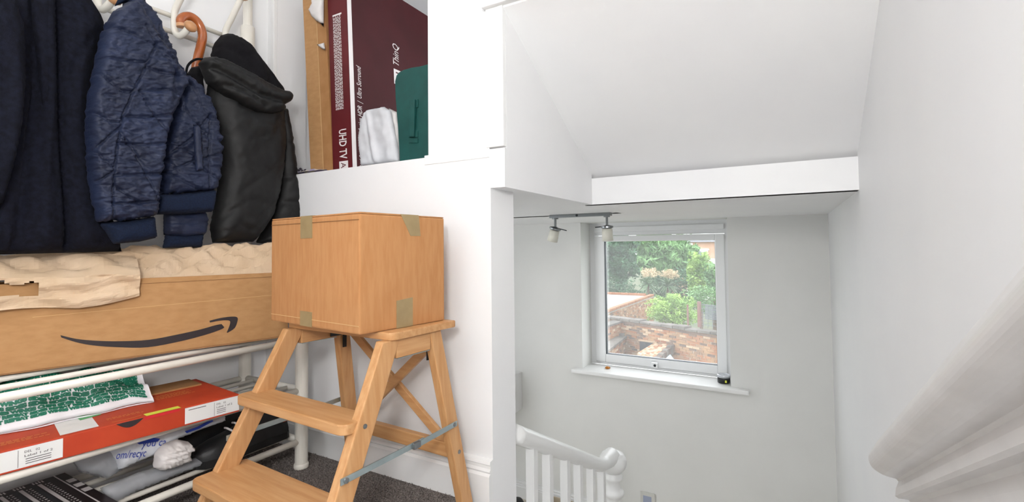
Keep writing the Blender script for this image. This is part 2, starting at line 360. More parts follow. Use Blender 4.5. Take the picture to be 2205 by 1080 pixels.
# ------------------------------------------------------------------ lower balustrade
XB = -.742
def bk(y, z): return (XB, y*1.028, .69+(z-.69)*1.028)
bl = thing('stair_balustrade', 'white painted stair balustrade with square spindles and turned newel post', 'balustrade', (XB, 2.15, ZLOW))
path = smooth_path([bk(1.250, .143), bk(1.60, -.038), bk(1.90, -.193), bk(1.985, -.235), bk(2.04, -.252), bk(2.09, -.258), bk(2.15, -.262)], 6)
link('handrail', tube(path, [.029]*(len(path)-12)+[.029+.001*k for k in range(12)], 16), 'gloss', bl, True)
link('newel_cap', lathe(bk(2.165, -.335), [(.012, -.002), (.04, .0), (.056, .018), (.064, .042), (.062, .062), (.05, .082), (.025, .092), (.004, .094)], 28), 'gloss', bl, True)
link('newel_post', lathe((XB, 2.226, ZLOW), [(.036, 0), (.036, .63), (.037, .642), (.047, .65), (.049, .66), (.047, .67), (.036, .676), (.033, .69), (.034, .715), (.043, .725), (.044, .736), (.036, .745), (.03, .765)], 28), 'gloss', bl, True)
for k, y in enumerate((1.371, 1.485, 1.629, 1.751, 1.885, 2.01)):
    y *= 1.028; zt = .128-(y-1.285)*.514-.02
    link('baluster', box(XB-.015, XB+.015, y-.015, y+.015, zt-.86, zt, .002), 'gloss', bl)
link('lower_rail', obox((XB-.025, 1.26, .128-.90), (.05, 0, 0), (0, .87, -.87*.514), (0, 0, .035), .002), 'gloss', bl)

# ------------------------------------------------------------------ track light under the soffit
tl_ = thing('ceiling_spotlight_bar', 'chrome ceiling bar with two frosted glass spotlights near the window', 'spotlight', (-.907, 2.265, ZB))
link('bar', box(-1.068, -.742, 2.25, 2.28, ZB-.016, ZB, .003), 'steel', tl_)
link('screw', lathe((-.915, 2.25, ZB-.008), [(.006, 0), (.006, .003)], 10, (0, -1, 0)), 'dark_steel', tl_)
for x, tilt in ((-1.04, (-.30, .05, -1)), (-.765, (.02, .05, -1))):
    ax = Vector(tilt).normalized(); j = Vector((x, 2.265, ZB-.066))
    link('rose', lathe((x, 2.265, ZB-.022), [(.016, 0), (.016, .006)], 16), 'steel', tl_)
    link('stem', tube([(x, 2.265, ZB-.02), tuple(j)], .006, 10), 'steel', tl_)
    link('lamp_holder', lathe(j, [(.006, -.006), (.03, 0), (.03, .008), (.02, .012)], 20, ax), 'steel', tl_)
    link('adjusting_arm', tube([tuple(j), tuple(j+Vector((.062 if tilt[0] < -.1 else -.06, 0, -.016 if tilt[0] < -.1 else -.004)))], .0025, 8), 'dark_steel', tl_)
    link('lamp_shade', lathe(j+ax*.012, [(.022, 0), (.025, .002), (.027, .06), (.0255, .06), (.023, .006)], 24, ax), 'frosted', tl_, True)

# ------------------------------------------------------------------ things on the sill and lower wall
tn = thing('tin', 'round black tin with silver lid on the window sill', 'tin', (-.362, 3.19, -.141))
link('body', lathe((-.362, 3.19, -.141), [(.032, 0), (.036, .003), (.036, .034), (.034, .036)], 28), 'tin_black', tn, True)
link('lid', lathe((-.362, 3.19, -.107), [(.037, 0), (.037, .014), (.035, .016), (.031, .016), (.030, .0145), (.004, .0145)], 28), 'tin_lid', tn, True)
link('sticker', box(-.352, -.342, 3.154, 3.1555, -.132, -.118), 'yellow', tn)
tb = thing('amber_bead', 'tiny amber bead lying on the white window sill', 'bead', (-1.09, 3.19, -.141))
link('bead', lathe((-1.09, 3.19, -.141), [(.006, 0), (.016, .003), (.017, .008), (.010, .014), (.003, .016)], 16), 'amber', tb, True)
link('loop', tube([(-1.078+.008*math.cos(a), 3.19, -.137+.004*math.sin(a)+.004) for a in [k*.7 for k in range(10)]], .0018, 6), 'knob_wood', tb)
pl = thing('wall_control', 'small square wall control with pale blue screen below the window', 'wall switch', (-.813, YW, -.90))
link('plate', box(-.861, -.769, YW-.012, YW, -.955, -.868, .004), 'plate_white', pl)
link('screen', box(-.842, -.79, YW-.014, YW-.012, -.935, -.888), 'plate_blue', pl)
a = thing('shoe', 'dark shoe with a red patch on the lower hall floor behind spindles', 'shoe', (-1.68, 2.95, ZLOW))
link('upper', lathe((-1.66, 2.93, ZLOW+.01), [(.04, 0), (.055, .02), (.05, .05), (.035, .075), (.02, .08)], 16), 'shoe_black', a, True)
link('patch', lathe((-1.65, 2.885, ZLOW+.045), [(.018, 0), (.014, .008), (.004, .01)], 10, (.3, -1, .3)), 'rose', a, True)
b = thing('storage_crate', 'beige open box on the lower hall floor behind the spindles', 'box', (-1.37, 3.0, ZLOW))
for q in ((-1.46, -1.45, 2.9, 3.08), (-1.27, -1.26, 2.9, 3.08), (-1.45, -1.27, 2.9, 2.91), (-1.45, -1.27, 3.07, 3.08)): link('side_panel', box(*q, ZLOW, ZLOW+.09), 'beige', b)
link('base_panel', box(-1.45, -1.27, 2.91, 3.07, ZLOW, ZLOW+.01), 'beige', b)

# carpet pile
rr = random.Random(2); vs, fs = [], []
for i in range(26000):
    x, y = rr.uniform(-1.70, -.71), rr.uniform(.30, 1.098); a = rr.uniform(0, 6.28); h = rr.uniform(.003, .007); w_ = .0018; n = len(vs)
    vs += [(x-w_*math.cos(a), y-w_*math.sin(a), .0), (x+w_*math.cos(a), y+w_*math.sin(a), 0), (x+rr.gauss(0, .002), y+rr.gauss(0, .002), h)]; fs.append((n, n+1, n+2))
cp = link('carpet_pile', mesh(vs, fs), 'carpet', fl); cp['kind'] = 'stuff'
# ------------------------------------------------------------------ step ladder
LD = thing('step_ladder', 'folding beech step ladder with steel side arms carrying a cardboard box', 'step ladder', (-.975, .82, 0))
CXL = -.975
def halfw(z): return .228-.038*z/.48
def leg(side, f0, f1, wd, th=.024):
    c = []
    for z in (0, .482):
        y = f0+(f1-f0)*z/.482; xo = CXL+side*halfw(z); xi = xo-side*th
        c += [(min(xo, xi), y, z), (max(xo, xi), y, z), (max(xo, xi), y+wd, z), (min(xo, xi), y+wd, z)]
    return bevel(hexa(c), .003)
for s in (1, -1):
    lg = link('front_leg', leg(s, .555, .802, .052), 'beech_z', LD)
    rl = link('rear_leg', leg(s, 1.042, .955, .04), 'beech_z', LD)
    link('side_rail', obox((CXL+s*.190-(.024 if s > 0 else 0), .842, .438), (.024, 0, 0), (0, .115, 0), (0, 0, .044), .003), 'beech_y', LD)
    link('metal_edge', obox((CXL+s*.190-(.024 if s > 0 else 0), .845, .4365), (.024, 0, 0), (0, .108, 0), (0, 0, .0015)), 'zinc', LD)
    xo = CXL+s*(halfw(.24)+.001)
    arm = link('folding_arm', obox((xo, .672, .228), (s*.003, 0, 0), (0, .235, .003), (0, 0, .013), .0008), 'zinc', LD)
    link('arm_link', obox((xo+s*.003, .892, .229), (s*.003, 0, 0), (0, .135, .005), (0, 0, .013), .0008), 'zinc', arm)
    link('latch', obox((xo+s*.003, .868, .229), (s*.007, 0, 0), (0, .022, 0), (0, 0, .015), .002), 'steel', arm)
    for yy, zz in ((.684, .2345), (1.016, .2405)):
        link('bolt', lathe((xo+s*.003, yy, zz), [(.006, 0), (.0055, .0035), (.003, .0045)], 12, (s, 0, 0)), 'steel', arm)
    for yy, zz in ((.74, .32), (.665, .155), (1.035, .165)):
        link('screw', lathe((CXL+s*halfw(zz)-s*.001, yy, zz), [(.0055, 0), (.005, .0025), (.002, .002)], 12, (s, 0, 0)), 'steel', LD)
    link('hinge', join([obox((CXL+s*.164, .93, .442), (-s*.003, 0, 0), (0, .055, 0), (0, 0, .012)), obox((CXL+s*.164, .972, .405), (-s*.003, 0, 0), (0, .012, 0), (0, 0, .045))]), 'dark_steel', LD)
def board(x0, x1, y0, y1, z0, z1, r=.025):
    pts = []
    for cx, cy, a0 in ((x1-r, y0+r, -90), (x1-.004, y1-.004, 0), (x0+.004, y1-.004, 90), (x0+r, y0+r, 180)):
        rr = r if cy == y0+r else .004
        for k in range(5): a = math.radians(a0+k*22.5); pts.append(Vector((cx+rr*math.cos(a), cy+rr*math.sin(a), z0)))
    me = prism(pts, 0, (0, 0, z1-z0)); return bevel(me, .003)
link('top_step', board(CXL-.2, CXL+.2, .818, 1.042, .482, .5, .018), 'beech_x', LD)
link('step', board(CXL-.212, CXL+.205-.008, .69, .770, .312, .334, .02), 'beech_x', LD)
link('step', board(CXL-.214, CXL+.214-.008, .592, .722, .147, .169, .02), 'beech_x', LD)
link('stretcher', box(CXL-.195, CXL+.195, 1.028, 1.048, .145, .183, .003), 'beech_x', LD)
for s in (1, -1):
    A = Vector((CXL-s*.175, 1.012 if s > 0 else .996, .455)); Bv = Vector((CXL+s*.185, 1.046 if s > 0 else 1.03, .165)); d = (Bv-A); q = Vector((d.z, 0, -d.x)).normalized()*.024
    link('cross_brace', obox(A-q/2, d, q, (0, -.012, 0), .002), 'beech_x', LD)

LD.rotation_euler.z = math.radians(-2.7)
# ------------------------------------------------------------------ carton on the ladder
P0, P1 = Vector((-1.208, .806, .5)), Vector((-.822, .758, .5)); ex = (P1-P0).normalized(); ey = Vector((-ex.y, ex.x, 0))
LX, LY, LZ = (P1-P0).length, .262, .272
CB = thing('cardboard_box', 'square brown cardboard box sealed with tape on top of the step ladder', 'box', tuple(P0))
def cb(x0, x1, y0, y1, z0, z1, name, m, bev=.0015): return link(name, obox(P0+ex*x0+ey*y0+Vector((0, 0, z0)), ex*(x1-x0), ey*(y1-y0), (0, 0, z1-z0), bev), m, CB)
cb(0, LX, 0, LY, .0005, LZ-.004, 'body', 'carton_box', .004)
cb(.001, LX-.001, 0.001, LY/2-.001, LZ-.004, LZ, 'flap', 'carton_box'); cb(.001, LX-.001, LY/2+.001, LY-.001, LZ-.004, LZ-.001, 'flap', 'carton_box')
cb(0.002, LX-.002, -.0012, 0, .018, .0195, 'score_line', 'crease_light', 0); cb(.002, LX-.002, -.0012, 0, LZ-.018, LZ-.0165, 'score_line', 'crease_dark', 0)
e_ = .0008
for x0, x1, z0, z1 in ((.148, .200, LZ-.055, LZ+.0005), (.148, .200, 0.001, .037)):
    cb(x0, x1, -.0016, .0, z0, z1, 'tape', 'tape', 0)
cb(.15, .205, .0, LY, LZ, LZ+.0006, 'tape', 'tape', 0)
def cbq(pts, name, m): return link(name, prism([P0+ex*(LX+.0002)+ey*y+Vector((0, 0, z)) for y, z in pts], 0, tuple(ex*.0009)), m, CB)
cbq([(.115, LZ), (.172, LZ), (.178, LZ-.052), (.146, LZ-.052)], 'tape', 'tape'); cbq([(.102, .001), (.152, .001), (.152, .070), (.102, .066)], 'tape', 'tape')

# ------------------------------------------------------------------ coat and shoe rack
RK = thing('coat_and_shoe_rack', 'white tubular metal coat stand with slatted shoe bench against the left wall', 'rack', (-1.51, .62, 0))
XF, XBK, YN, YF = -1.357, -1.662, .18, 1.012
for x in (XF, XBK):
    for y in (YN, YF):
        o = link('post', tube([(x, y, .012), (x, y, .43 if x == XF else 1.47)], .0195, 20), 'rack_white', RK, False)
        link('foot_cap', lathe((x, y, 0), [(.021, 0), (.0225, .003), (.0225, .012), (.0205, .016)], 20), 'rack_white', o, True)
        if x == XBK:
            link('collar', lathe((x, y, 1.40), [(.0215, 0), (.0235, .002), (.0235, .085), (.0215, .087)], 20), 'rack_white', o, True)
            link('upper_post', tube([(x, y, 1.47), (x, y, 1.78)], .0155, 16), 'rack_white', RK)
for z in (.403, .244, .085):
    for y in (YN, YF): link('end_rail', tube([(XF, y, z), (XBK, y, z)], .010, 12), 'rack_white', RK, True)
    for x in ((XF, -1.457, -1.555, XBK) if z > .4 else (XF, -1.42, -1.48, -1.54, -1.60, XBK)):
        link('shelf_rail', tube([(x, YN, z), (x, YF, z)], .0095 if x in (XF, XBK) else .0065, 12), 'rack_white', RK, True)
for z in (1.375, 1.425): link('hook_rail', tube([(XBK, YN, z), (XBK, YF, z)], .0075, 12), 'rack_white', RK, True)
link('hat_rail', tube([(XBK, YN, 1.76), (XBK, YF, 1.76)], .0075, 12), 'rack_white', RK, True)
def hook(y):
    x = XBK+.016
    hk = link('hook', tube(smooth_path([(x+.075, y+.01, 1.535), (x+.03, y+.004, 1.475), (x+.004, y, 1.44), (x, y, 1.42), (x, y, 1.385), (x+.012, y, 1.362), (x+.03, y+.002, 1.352), (x+.05, y+.006, 1.36), (x+.06, y+.01, 1.372)], 5), .0095, 12), 'rack_white', RK, True)
    for p, ax in (((x+.072, y+.009, 1.531), (.75, .1, .65)), ((x+.058, y+.009, 1.37), (.8, .25, .5))):
        link('knob', lathe(p, [(.006, 0), (.014, .004), (.0185, .011), (.018, .018), (.012, .025), (.004, .028)], 20, ax), 'knob_wood', hk, True)
for y in (.36, .575, .768, .925): hook(y)

# umbrella
UM = thing('umbrella', 'folded black umbrella with curved wooden crook handle hanging on the rack', 'umbrella', (-1.615, .815, .75))
hp = [on(0, -1.622, *p) for p in ((391, 54), (390, 43), (398, 36), (411, 36), (424, 46), (433, 62), (436, 80), (431, 105), (425, 130), (421, 155))]
link('handle', tube(smooth_path(hp, 5), .0135, 14), 'cane', UM, True)
link('end_cap', lathe(hp[0], [(.0145, -.004), (.0145, .006)], 14, hp[0]-hp[1]), 'knob_wood', UM)
B0 = hp[-1]
link('collar', lathe(B0+Vector((0, 0, -.012)), [(.017, 0), (.018, .006), (.015, .016)], 14), 'knob_wood', UM, True)
vs, fs = [], []; rings = [(0, .018), (-.03, .024), (-.12, .034), (-.3, .03), (-.5, .02), (-.62, .008)]
for h, r in rings:
    for k in range(32):
        q = 2*math.pi*k/32; rr = r*(1 if k % 4 else .72); vs.append(B0+Vector((rr*math.cos(q), rr*math.sin(q), h-.012)))
for i in range(len(rings)-1):
    for k in range(32): fs.append((i*32+k, i*32+(k+1) % 32, i*32+32+(k+1) % 32, i*32+32+k))
link('canopy', mesh(vs, fs), 'nylon_black', UM, True)
link('wrist_loop', tube(smooth_path([on(0, -1.59, *p) for p in ((413, 190), (402, 165), (403, 145), (412, 133), (425, 127), (440, 128))], 5), .0035, 8), 'lining_black', UM, True)

# ------------------------------------------------------------------ garments
C1 = thing('wool_coat', 'long dark navy wool coat hanging at the end of the rack', 'coat', (-1.52, .45, .70))
def f1(x, y): return .010*nz(x*1.6, y*.25, .012, 1)+.005*nz(x*2, y*.4, .03, 2)
link('body', inflate([(-176, 300), (-170, 120), (-150, 30), (-115, -30), (-55, -62), (-5, -85), (25, -118), (70, -128), (112, -118), (135, -80), (168, -45), (190, -8), (215, 30), (224, 60), (212, 110), (205, 160), (206, 260), (214, 360), (225, 430), (248, 490), (262, 541), (100, 545), (-160, 552)], onX(-1.535), 9, .05, 60, .7,
     [([(110, -60), (112, 120), (118, 330), (135, 540)], -.034, 6), ([(58, -60), (60, 200), (40, 330), (20, 540)], -.016, 10), ([(85, -60), (88, 200), (80, 400), (80, 540)], .012, 16), ([(170, 80), (150, 200), (160, 400), (185, 540)], .012, 25), ([(200, 70), (160, 110), (130, 170), (124, 240)], -.008, 5)], f1), 'wool', C1, True)
link('sleeve', inflate([(-146, 120), (-132, 40), (-100, -5), (-50, -25), (0, -20), (35, 5), (52, 60), (54, 170), (45, 270), (25, 370), (5, 440), (-40, 460), (-140, 440)], onX(-1.475), 9, .045, 45, .7, [([(0, 60), (30, 200), (10, 330)], .008, 20)], f1), 'wool', C1, True)
link('lapel', inflate([(62, -105), (104, -100), (110, 60), (107, 200), (98, 300), (88, 200), (70, 60)], onX(-1.483), 8, .012, 14, .6), 'wool', C1, True)

C2 = thing('puffer_jacket', 'shiny navy blue quilted puffer jacket with ribbed cuffs hanging on the rack', 'jacket', (-1.47, .65, .75))
def fq(x, y):
    return .005*nz(x*.5, y*1.8, .04, 3)+.0045*nz(x*.7+y*.6, y*1.7-x*.5, .075, 4)+.0045*abs(nz(x*.5-y*.3, y*1.9, .10, 8))+.0025*nz(x*.5, y*2, .2, 9)+.0016*nz(x*.5+y*.4, y*2, .38, 10)
def seams(L, a=-.010, w_=2.3): return [(p, a, w_) for p in L]
torso = [(262, 0), (300, -12), (322, 22), (345, 58), (364, 98), (380, 135), (398, 160), (425, 182), (448, 212), (462, 250), (472, 295), (475, 335), (470, 385), (462, 408), (430, 414), (335, 420), (320, 380), (330, 250), (300, 120)]
link('body', inflate(torso, onX(-1.485), 2.6, .036, 16, .7, seams([[(340, 345), (400, 300), (440, 250)], [(345, 300), (420, 345), (470, 330)], [(345, 372), (400, 350), (470, 395)], [(350, 375), (420, 410)], [(440, 250), (436, 330), (440, 410)], [(415, 270), (418, 360)], [(395, 170), (420, 230), (445, 260)], [(330, 60), (340, 120), (398, 165)], [(390, 180), (385, 240), (430, 290)], [(455, 300), (475, 315)], [(360, 285), (345, 340), (372, 372)]])+[([(395, 175), (372, 220), (358, 280), (345, 330), (340, 410)], -.03, 9)], fq, rough_edge=5), 'nylon_navy', C2, True)
sl = [(250, 18), (280, 2), (300, 18), (325, 60), (350, 100), (378, 138), (397, 165), (398, 185), (384, 215), (370, 240), (358, 275), (350, 320), (344, 370), (338, 425), (332, 465), (280, 472), (210, 478), (200, 440), (190, 390), (186, 330), (184, 270), (188, 215), (198, 160), (210, 110), (218, 70), (230, 45)]
link('sleeve', inflate(sl, onX(-1.445), 2.6, .040, 17, .6, seams([[(322, 100), (300, 145), (270, 205), (250, 250), (240, 300), (232, 360), (228, 420), (230, 465)], [(215, 60), (260, 75), (322, 105), (375, 140)], [(285, 200), (345, 198), (370, 205)], [(248, 255), (310, 256), (360, 250)], [(238, 312), (300, 315), (348, 310)], [(230, 380), (290, 378), (344, 376)], [(228, 440), (285, 438), (338, 432)], [(285, 200), (320, 255), (358, 300)], [(243, 285), (275, 330), (300, 378), (330, 435)], [(198, 160), (245, 200), (268, 205)], [(188, 245), (220, 265), (246, 268)], [(186, 330), (215, 300), (240, 280)], [(187, 325), (228, 362)], [(192, 395), (228, 372)], [(205, 130), (250, 135), (300, 140)], [(322, 105), (360, 150), (385, 180)], [(300, 60), (322, 100)], [(300, 150), (345, 165), (390, 165)], [(230, 400), (262, 425), (290, 438)]])+[([(375, 150), (360, 185), (388, 215)], -.014, 6), ([(340, 140), (355, 180), (345, 215)], .008, 9)], fq, rough_edge=5), 'nylon_navy', C2, True)
def rib(x, y): return .0012*math.sin(x*1.3)
link('cuff', inflate([(214, 480), (270, 474), (330, 466), (332, 490), (335, 512), (300, 520), (245, 525), (232, 505)], onX(-1.455), 3.5, .035, 22, .7, (), rib), 'rib_navy', C2, True)
link('hem_band', inflate([(332, 418), (380, 417), (462, 408), (460, 430), (455, 456), (400, 460), (330, 462)], onX(-1.48), 3.5, .03, 14, .7, (), rib), 'rib_navy', C2, True)
link('sleeve', inflate([(352, 458), (440, 452), (446, 480), (440, 505), (395, 512), (352, 505)], onX(-1.525), 5, .03, 18, .7, seams([[(355, 480), (445, 478)]]), fq), 'nylon_navy', C2, True)
link('cuff', inflate([(356, 505), (436, 502), (432, 532), (350, 534)], onX(-1.53), 4, .026, 14, .7, (), rib), 'rib_navy', C2, True)
link('collar', inflate([(246, 14), (258, -10), (275, -25), (300, -22), (310, 5), (308, 26), (290, 10), (268, 6)], onX(-1.475), 5, .03, 16, .7, (), fq), 'rib_navy', C2, True)
link('pocket_welt', inflate([(416, 268), (432, 270), (436, 330), (438, 366), (422, 368), (418, 330)], onX(-1.438), 4, .008, 7, .9), 'nylon_navy', C2, True)

C3 = thing('hooded_jacket', 'black hooded puffer jacket hanging on the rack beside the cupboard', 'jacket', (-1.5, .95, .73))
def fb(x, y): return .007*nz(x*.8, y*.6, .03, 5)+.004*nz(x+y, y*1.2-x, .06, 6)+.003*abs(nz(x*.7+y*.5, y*1.3-x*.4, .09, 7))
link('body', inflate([(447, 180), (500, 165), (575, 200), (606, 225), (612, 290), (608, 360), (598, 420), (585, 465), (560, 500), (545, 520), (500, 522), (457, 522), (452, 490), (462, 440), (470, 395), (474, 345), (466, 300), (452, 260), (442, 225)], onX(-1.535), 6, .055, 45, .6, [([(500, 415), (560, 370), (600, 350)], -.006, 5), ([(460, 470), (520, 430), (560, 440)], -.006, 5), ([(520, 500), (560, 450), (590, 430)], -.007, 5), ([(480, 230), (500, 260), (560, 280)], .006, 12), ([(460, 505), (500, 485), (545, 500)], -.005, 4)], fb), 'nylon_black', C3, True)
link('sleeve', inflate([(582, 235), (612, 232), (620, 270), (628, 320), (636, 370), (643, 420), (646, 465), (630, 520), (590, 528), (552, 522), (575, 480), (590, 430), (597, 380), (594, 320), (586, 270)], onX(-1.565), 5.5, .05, 24, .6, seams([[(598, 385), (640, 370)], [(596, 315), (628, 305)], [(590, 440), (645, 430)], [(600, 350), (636, 390)]], -.006, 5), fb), 'nylon_black', C3, True)
link('hood', inflate([(456, 150), (455, 115), (462, 92), (476, 76), (490, 72), (510, 80), (535, 97), (560, 128), (582, 160), (604, 190), (612, 214), (590, 225), (540, 210), (490, 185)], onX(-1.565), 5, .06, 34, .6, [([(470, 110), (500, 130), (540, 185)], -.006, 5), ([(540, 100), (565, 150), (560, 200)], -.012, 6)], fb), 'lining_black', C3, True)
link('hood_brim', inflate([(430, 134), (440, 124), (455, 122), (480, 128), (515, 146), (560, 172), (600, 192), (617, 196), (626, 206), (622, 220), (610, 226), (608, 240), (585, 246), (550, 242), (515, 228), (482, 206), (462, 190), (448, 180), (440, 160)], onX(-1.485), 4, .045, 22, .8, [([(448, 150), (490, 172), (540, 205), (608, 226)], -.016, 5), ([(470, 185), (510, 200), (560, 232)], -.010, 4), ([(450, 132), (520, 165), (600, 204)], -.006, 3)], fb), 'nylon_black', C3, True)
link('drawcord_pouch', inflate([(402, 160), (412, 145), (428, 142), (436, 160), (436, 185), (428, 205), (420, 200), (408, 180)], onX(-1.56), 4, .03, 14, .7, (), fb), 'lining_black', C3, True)

# ------------------------------------------------------------------ long carton with packing paper on the bench
A0, A1 = Vector((-1.60, .16, .413)), Vector((-1.388, .985, .413)); ax_ = (A1-A0).normalized(); ay_ = Vector((-ax_.y, ax_.x, 0)); LA = (A1-A0).length; LB = .115; HA = .205
CT = thing('long_cardboard_box', 'long brown cardboard box with black smile arrow lying on the rack bench', 'box', tuple(A0))
tk = .004
def ct(x0, x1, y0, y1, z0, z1, name, m, bev=0, par=None): return link(name, obox(A0+ax_*x0+ay_*y0+Vector((0, 0, z0)), ax_*(x1-x0), ay_*(y1-y0), (0, 0, z1-z0), bev), m, par or CT)
ct(0, LA, 0, tk, 0, HA, 'front_panel', 'carton', .0015)
ct(0, LA, LB-tk, LB, 0, HA, 'back_panel', 'carton', .0015)
ct(0, tk, tk, LB-tk, 0, HA, 'end_panel', 'carton'); ct(LA-tk, LA, tk, LB-tk, 0, HA, 'end_panel', 'carton'); ct(tk, LA-tk, tk, LB-tk, 0, tk, 'base_panel', 'carton_inner')
FP = lambda u, v, off=.0006: None
def face(u, v, off=.0006):
    d = FW+RT*((u-CX)/F)-UP*((v-CY)/F); n = -ay_; t = (A0-EYE).dot(n)/d.dot(n); return EYE+d*t+n*off
# printed creases
def strip(p, q, wd, m, name):
    p, q = face(*p), face(*q); up = Vector((0, 0, wd)); return link(name, flat([p, q, q+up, p+up]), m, CT)
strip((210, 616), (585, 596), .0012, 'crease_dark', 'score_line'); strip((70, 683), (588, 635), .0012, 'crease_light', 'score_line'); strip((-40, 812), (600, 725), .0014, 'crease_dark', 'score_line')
# smile arrow
up_, lo_ = [], []
arc = [((130, 721), (132, 726)), ((165, 729), (163, 736)), ((208, 733), (200, 743)), ((260, 734), (255, 747)), ((320, 731), (318, 747)), ((380, 720), (385, 735)), ((430, 709), (440, 721)), ((462, 700), (475, 709)), ((477, 697), (483, 704))]
def dens(L): return [tuple(p[:2]) for p in smooth_path([(a[0], a[1], 0) for a in L], 4)]
T_, L_ = dens([a for a, b in arc]), dens([b for a, b in arc])
vs = [face(*p) for p in T_]+[face(*p) for p in L_]; n = len(T_)
link('smile_print', mesh(vs, [(i, i+1, n+i+1, n+i) for i in range(n-1)]), 'ink', CT)
ou = dens([(451, 690), (475, 684), (500, 681), (511, 683), (511, 692), (505, 706), (490, 716)]); inn = dens([(452, 694), (472, 690), (488, 689), (495, 691), (495, 697), (492, 706), (488, 715)])
vs = [face(*p) for p in ou]+[face(*p) for p in inn]; n = len(ou)
link('arrow_print', mesh(vs, [(i, i+1, n+i+1, n+i) for i in range(n-1)]), 'ink', CT)

def paper(name, label, x0, x1, y0, y1, zf, seed, amp, over=None):
    nx, ny = 90, 26; vs, fs = [], []
    for j in range(ny+1):
        for i in range(nx+1):
            s, t = i/nx, j/ny; x = x0+(x1-x0)*s; y = y0+(y1-y0)*t
            y += .006*math.sin(s*23+seed)*(1 if j in (0, ny) else .3)
            z = zf(s, t)+amp*min(1, t*5)*(crease(x*3.2+y*4, y*14-x*2.2, seed, 5)+.35*crease(x*9, y*18, seed+1))
            vs.append(A0+ax_*x+ay_*y+Vector((0, 0, z)))
    for j in range(ny):
        for i in range(nx): a = j*(nx+1)+i; fs.append((a, a+1, a+nx+2, a+nx+1))
    o = link(name, mesh(vs, fs), 'kraft_paper'); md = o.modifiers.new('s', 'SOLIDIFY'); md.thickness = .0012
    return tag(o, label, 'paper')
paper('packing_paper', 'crumpled kraft packing paper bulging along the open box beside the hanging jackets', .30, LA-.01, .010, .108, lambda s, t: (.19+.14*t if t < .3 else .232+.05*math.sin((t-.3)/.7*math.pi*.6))+.010*s, 3, .055)
# sheet that folds over the front edge
def overhang():
    nx, ny = 60, 44; vs, fs = [], []
    for j in range(ny+1):
        for i in range(nx+1):
            s, t = i/nx, j/ny; x = .0+.47*s
            c = .055*crease(x*4.0, t*1.3, 12, 5)+.006*crease(x*13, t*4, 5)
            drop = .062-.02*max(0, s-.75)*4+.006*math.sin(s*9)
            if t < .4:      # hanging flap in front
                q = t/.4; y = -.020-.004*q+c*.6; z = HA-drop+q*(drop+.012)
            else:
                q = (t-.4)/.6; y = -.024+.135*q; z = HA+.012+.055*math.sin(min(1, q*1.25)*math.pi/2)+c*.8*min(1, q*4)
            vs.append(A0+ax_*x+ay_*y+Vector((0, 0, z)))
    for j in range(ny):
        for i in range(nx):
            u = (i+.5)/nx*.47; t = (j+.5)/ny
            e = (u-.20)/.085
            if 0 < e < 1 and .17+.02*math.sin(e*5) < t < .36-.05*e**2+.03*math.sin(e*9): continue   # torn hole
            a = j*(nx+1)+i; fs.append((a, a+1, a+nx+2, a+nx+1))
    o = link('packing_paper', mesh(vs, fs), 'kraft_paper'); md = o.modifiers.new('s', 'SOLIDIFY'); md.thickness = .0012
    tag(o, 'torn kraft paper sheet folded over the front edge of the long box', 'paper')
overhang()

# ------------------------------------------------------------------ orange flat box on the middle shelf
O0, O1 = Vector((-1.362, .20, .2545)), Vector((-1.300, .777, .2545)); ox = (O1-O0).normalized(); oy = Vector((-ox.y, ox.x, 0)); OL, OD, OH = (O1-O0).length, .275, .046
OB = thing('orange_box', 'flat orange delivery box with white address labels on the middle rack shelf', 'box', tuple(O0))
def ofr(x, z, off=.0006): return O0+ox*x+Vector((0, 0, z))-oy*off
def otop(x, y, off=.0006): return O0+ox*x+oy*y+Vector((0, 0, OH+off))
link('body', obox(O0, ox*OL, oy*OD, (0, 0, OH), .0015), 'orange_card', OB)
link('brown_flap', obox(otop(.18, OD-.09, .0), ox*(OL-.20), oy*.088, (0, 0, .004)), 'carton_inner', OB)
def pxO(u, v):  # photo point on the front face -> x along the box
    d = FW+RT*((u-CX)/F)-UP*((v-CY)/F); t = (O0-EYE).dot(oy)/d.dot(oy); return (EYE+d*t-O0).dot(ox)
xa, xb_, xc = pxO(135, 980), pxO(398, 895), OL-.001
for x0, x1 in ((max(.0, xa-.27), xa), (xb_, xc)):
    lb = link('address_label', flat([ofr(x0, .004), ofr(x1, .004), ofr(x1, OH-.003), ofr(x0, OH-.003)]), 'white_card', OB)
    s = (x1-x0); k = .52 if x0 > .3 else .70
    text('DEL   02', .0065, ofr(x0+s*(k+.04), OH-.014, .001), ox, (0, 0, 1), 'ink', lb); text('Label 1 of 2', .0065, ofr(x0+s*(k+.04), OH-.022, .001), ox, (0, 0, 1), 'ink', lb, fit=s*(1-k)*.62)
    link('rule_line', flat([ofr(x0+s*k, .006, .001), ofr(x0+s*k+.0006, .006, .001), ofr(x0+s*k+.0006, OH-.006, .001), ofr(x0+s*k, OH-.006, .001)]), 'ink', lb)
    for q in range(3):
        z = .010+.0045*q; link('small_print', flat([ofr(x0+s*(k+.05), z, .001), ofr(x0+s*(k+.22), z, .001), ofr(x0+s*(k+.22), z+.0012, .001), ofr(x0+s*(k+.05), z+.0012, .001)]), 'ink', lb)
    link('small_print', flat([ofr(x0+s*.06, OH-.010, .001), ofr(x0+s*(k-.15), OH-.010, .001), ofr(x0+s*(k-.15), OH-.0085, .001), ofr(x0+s*.06, OH-.0085, .001)]), 'ink', lb)
xt = pxO(312, 925)
lb = link('yellow_tape', flat([otop(pxO(312, 900)+.004, .002), otop(pxO(387, 885)+.004, .002), otop(pxO(387, 885)+.004, .024), otop(pxO(312, 900)+.004, .024)]), 'yellow', OB)
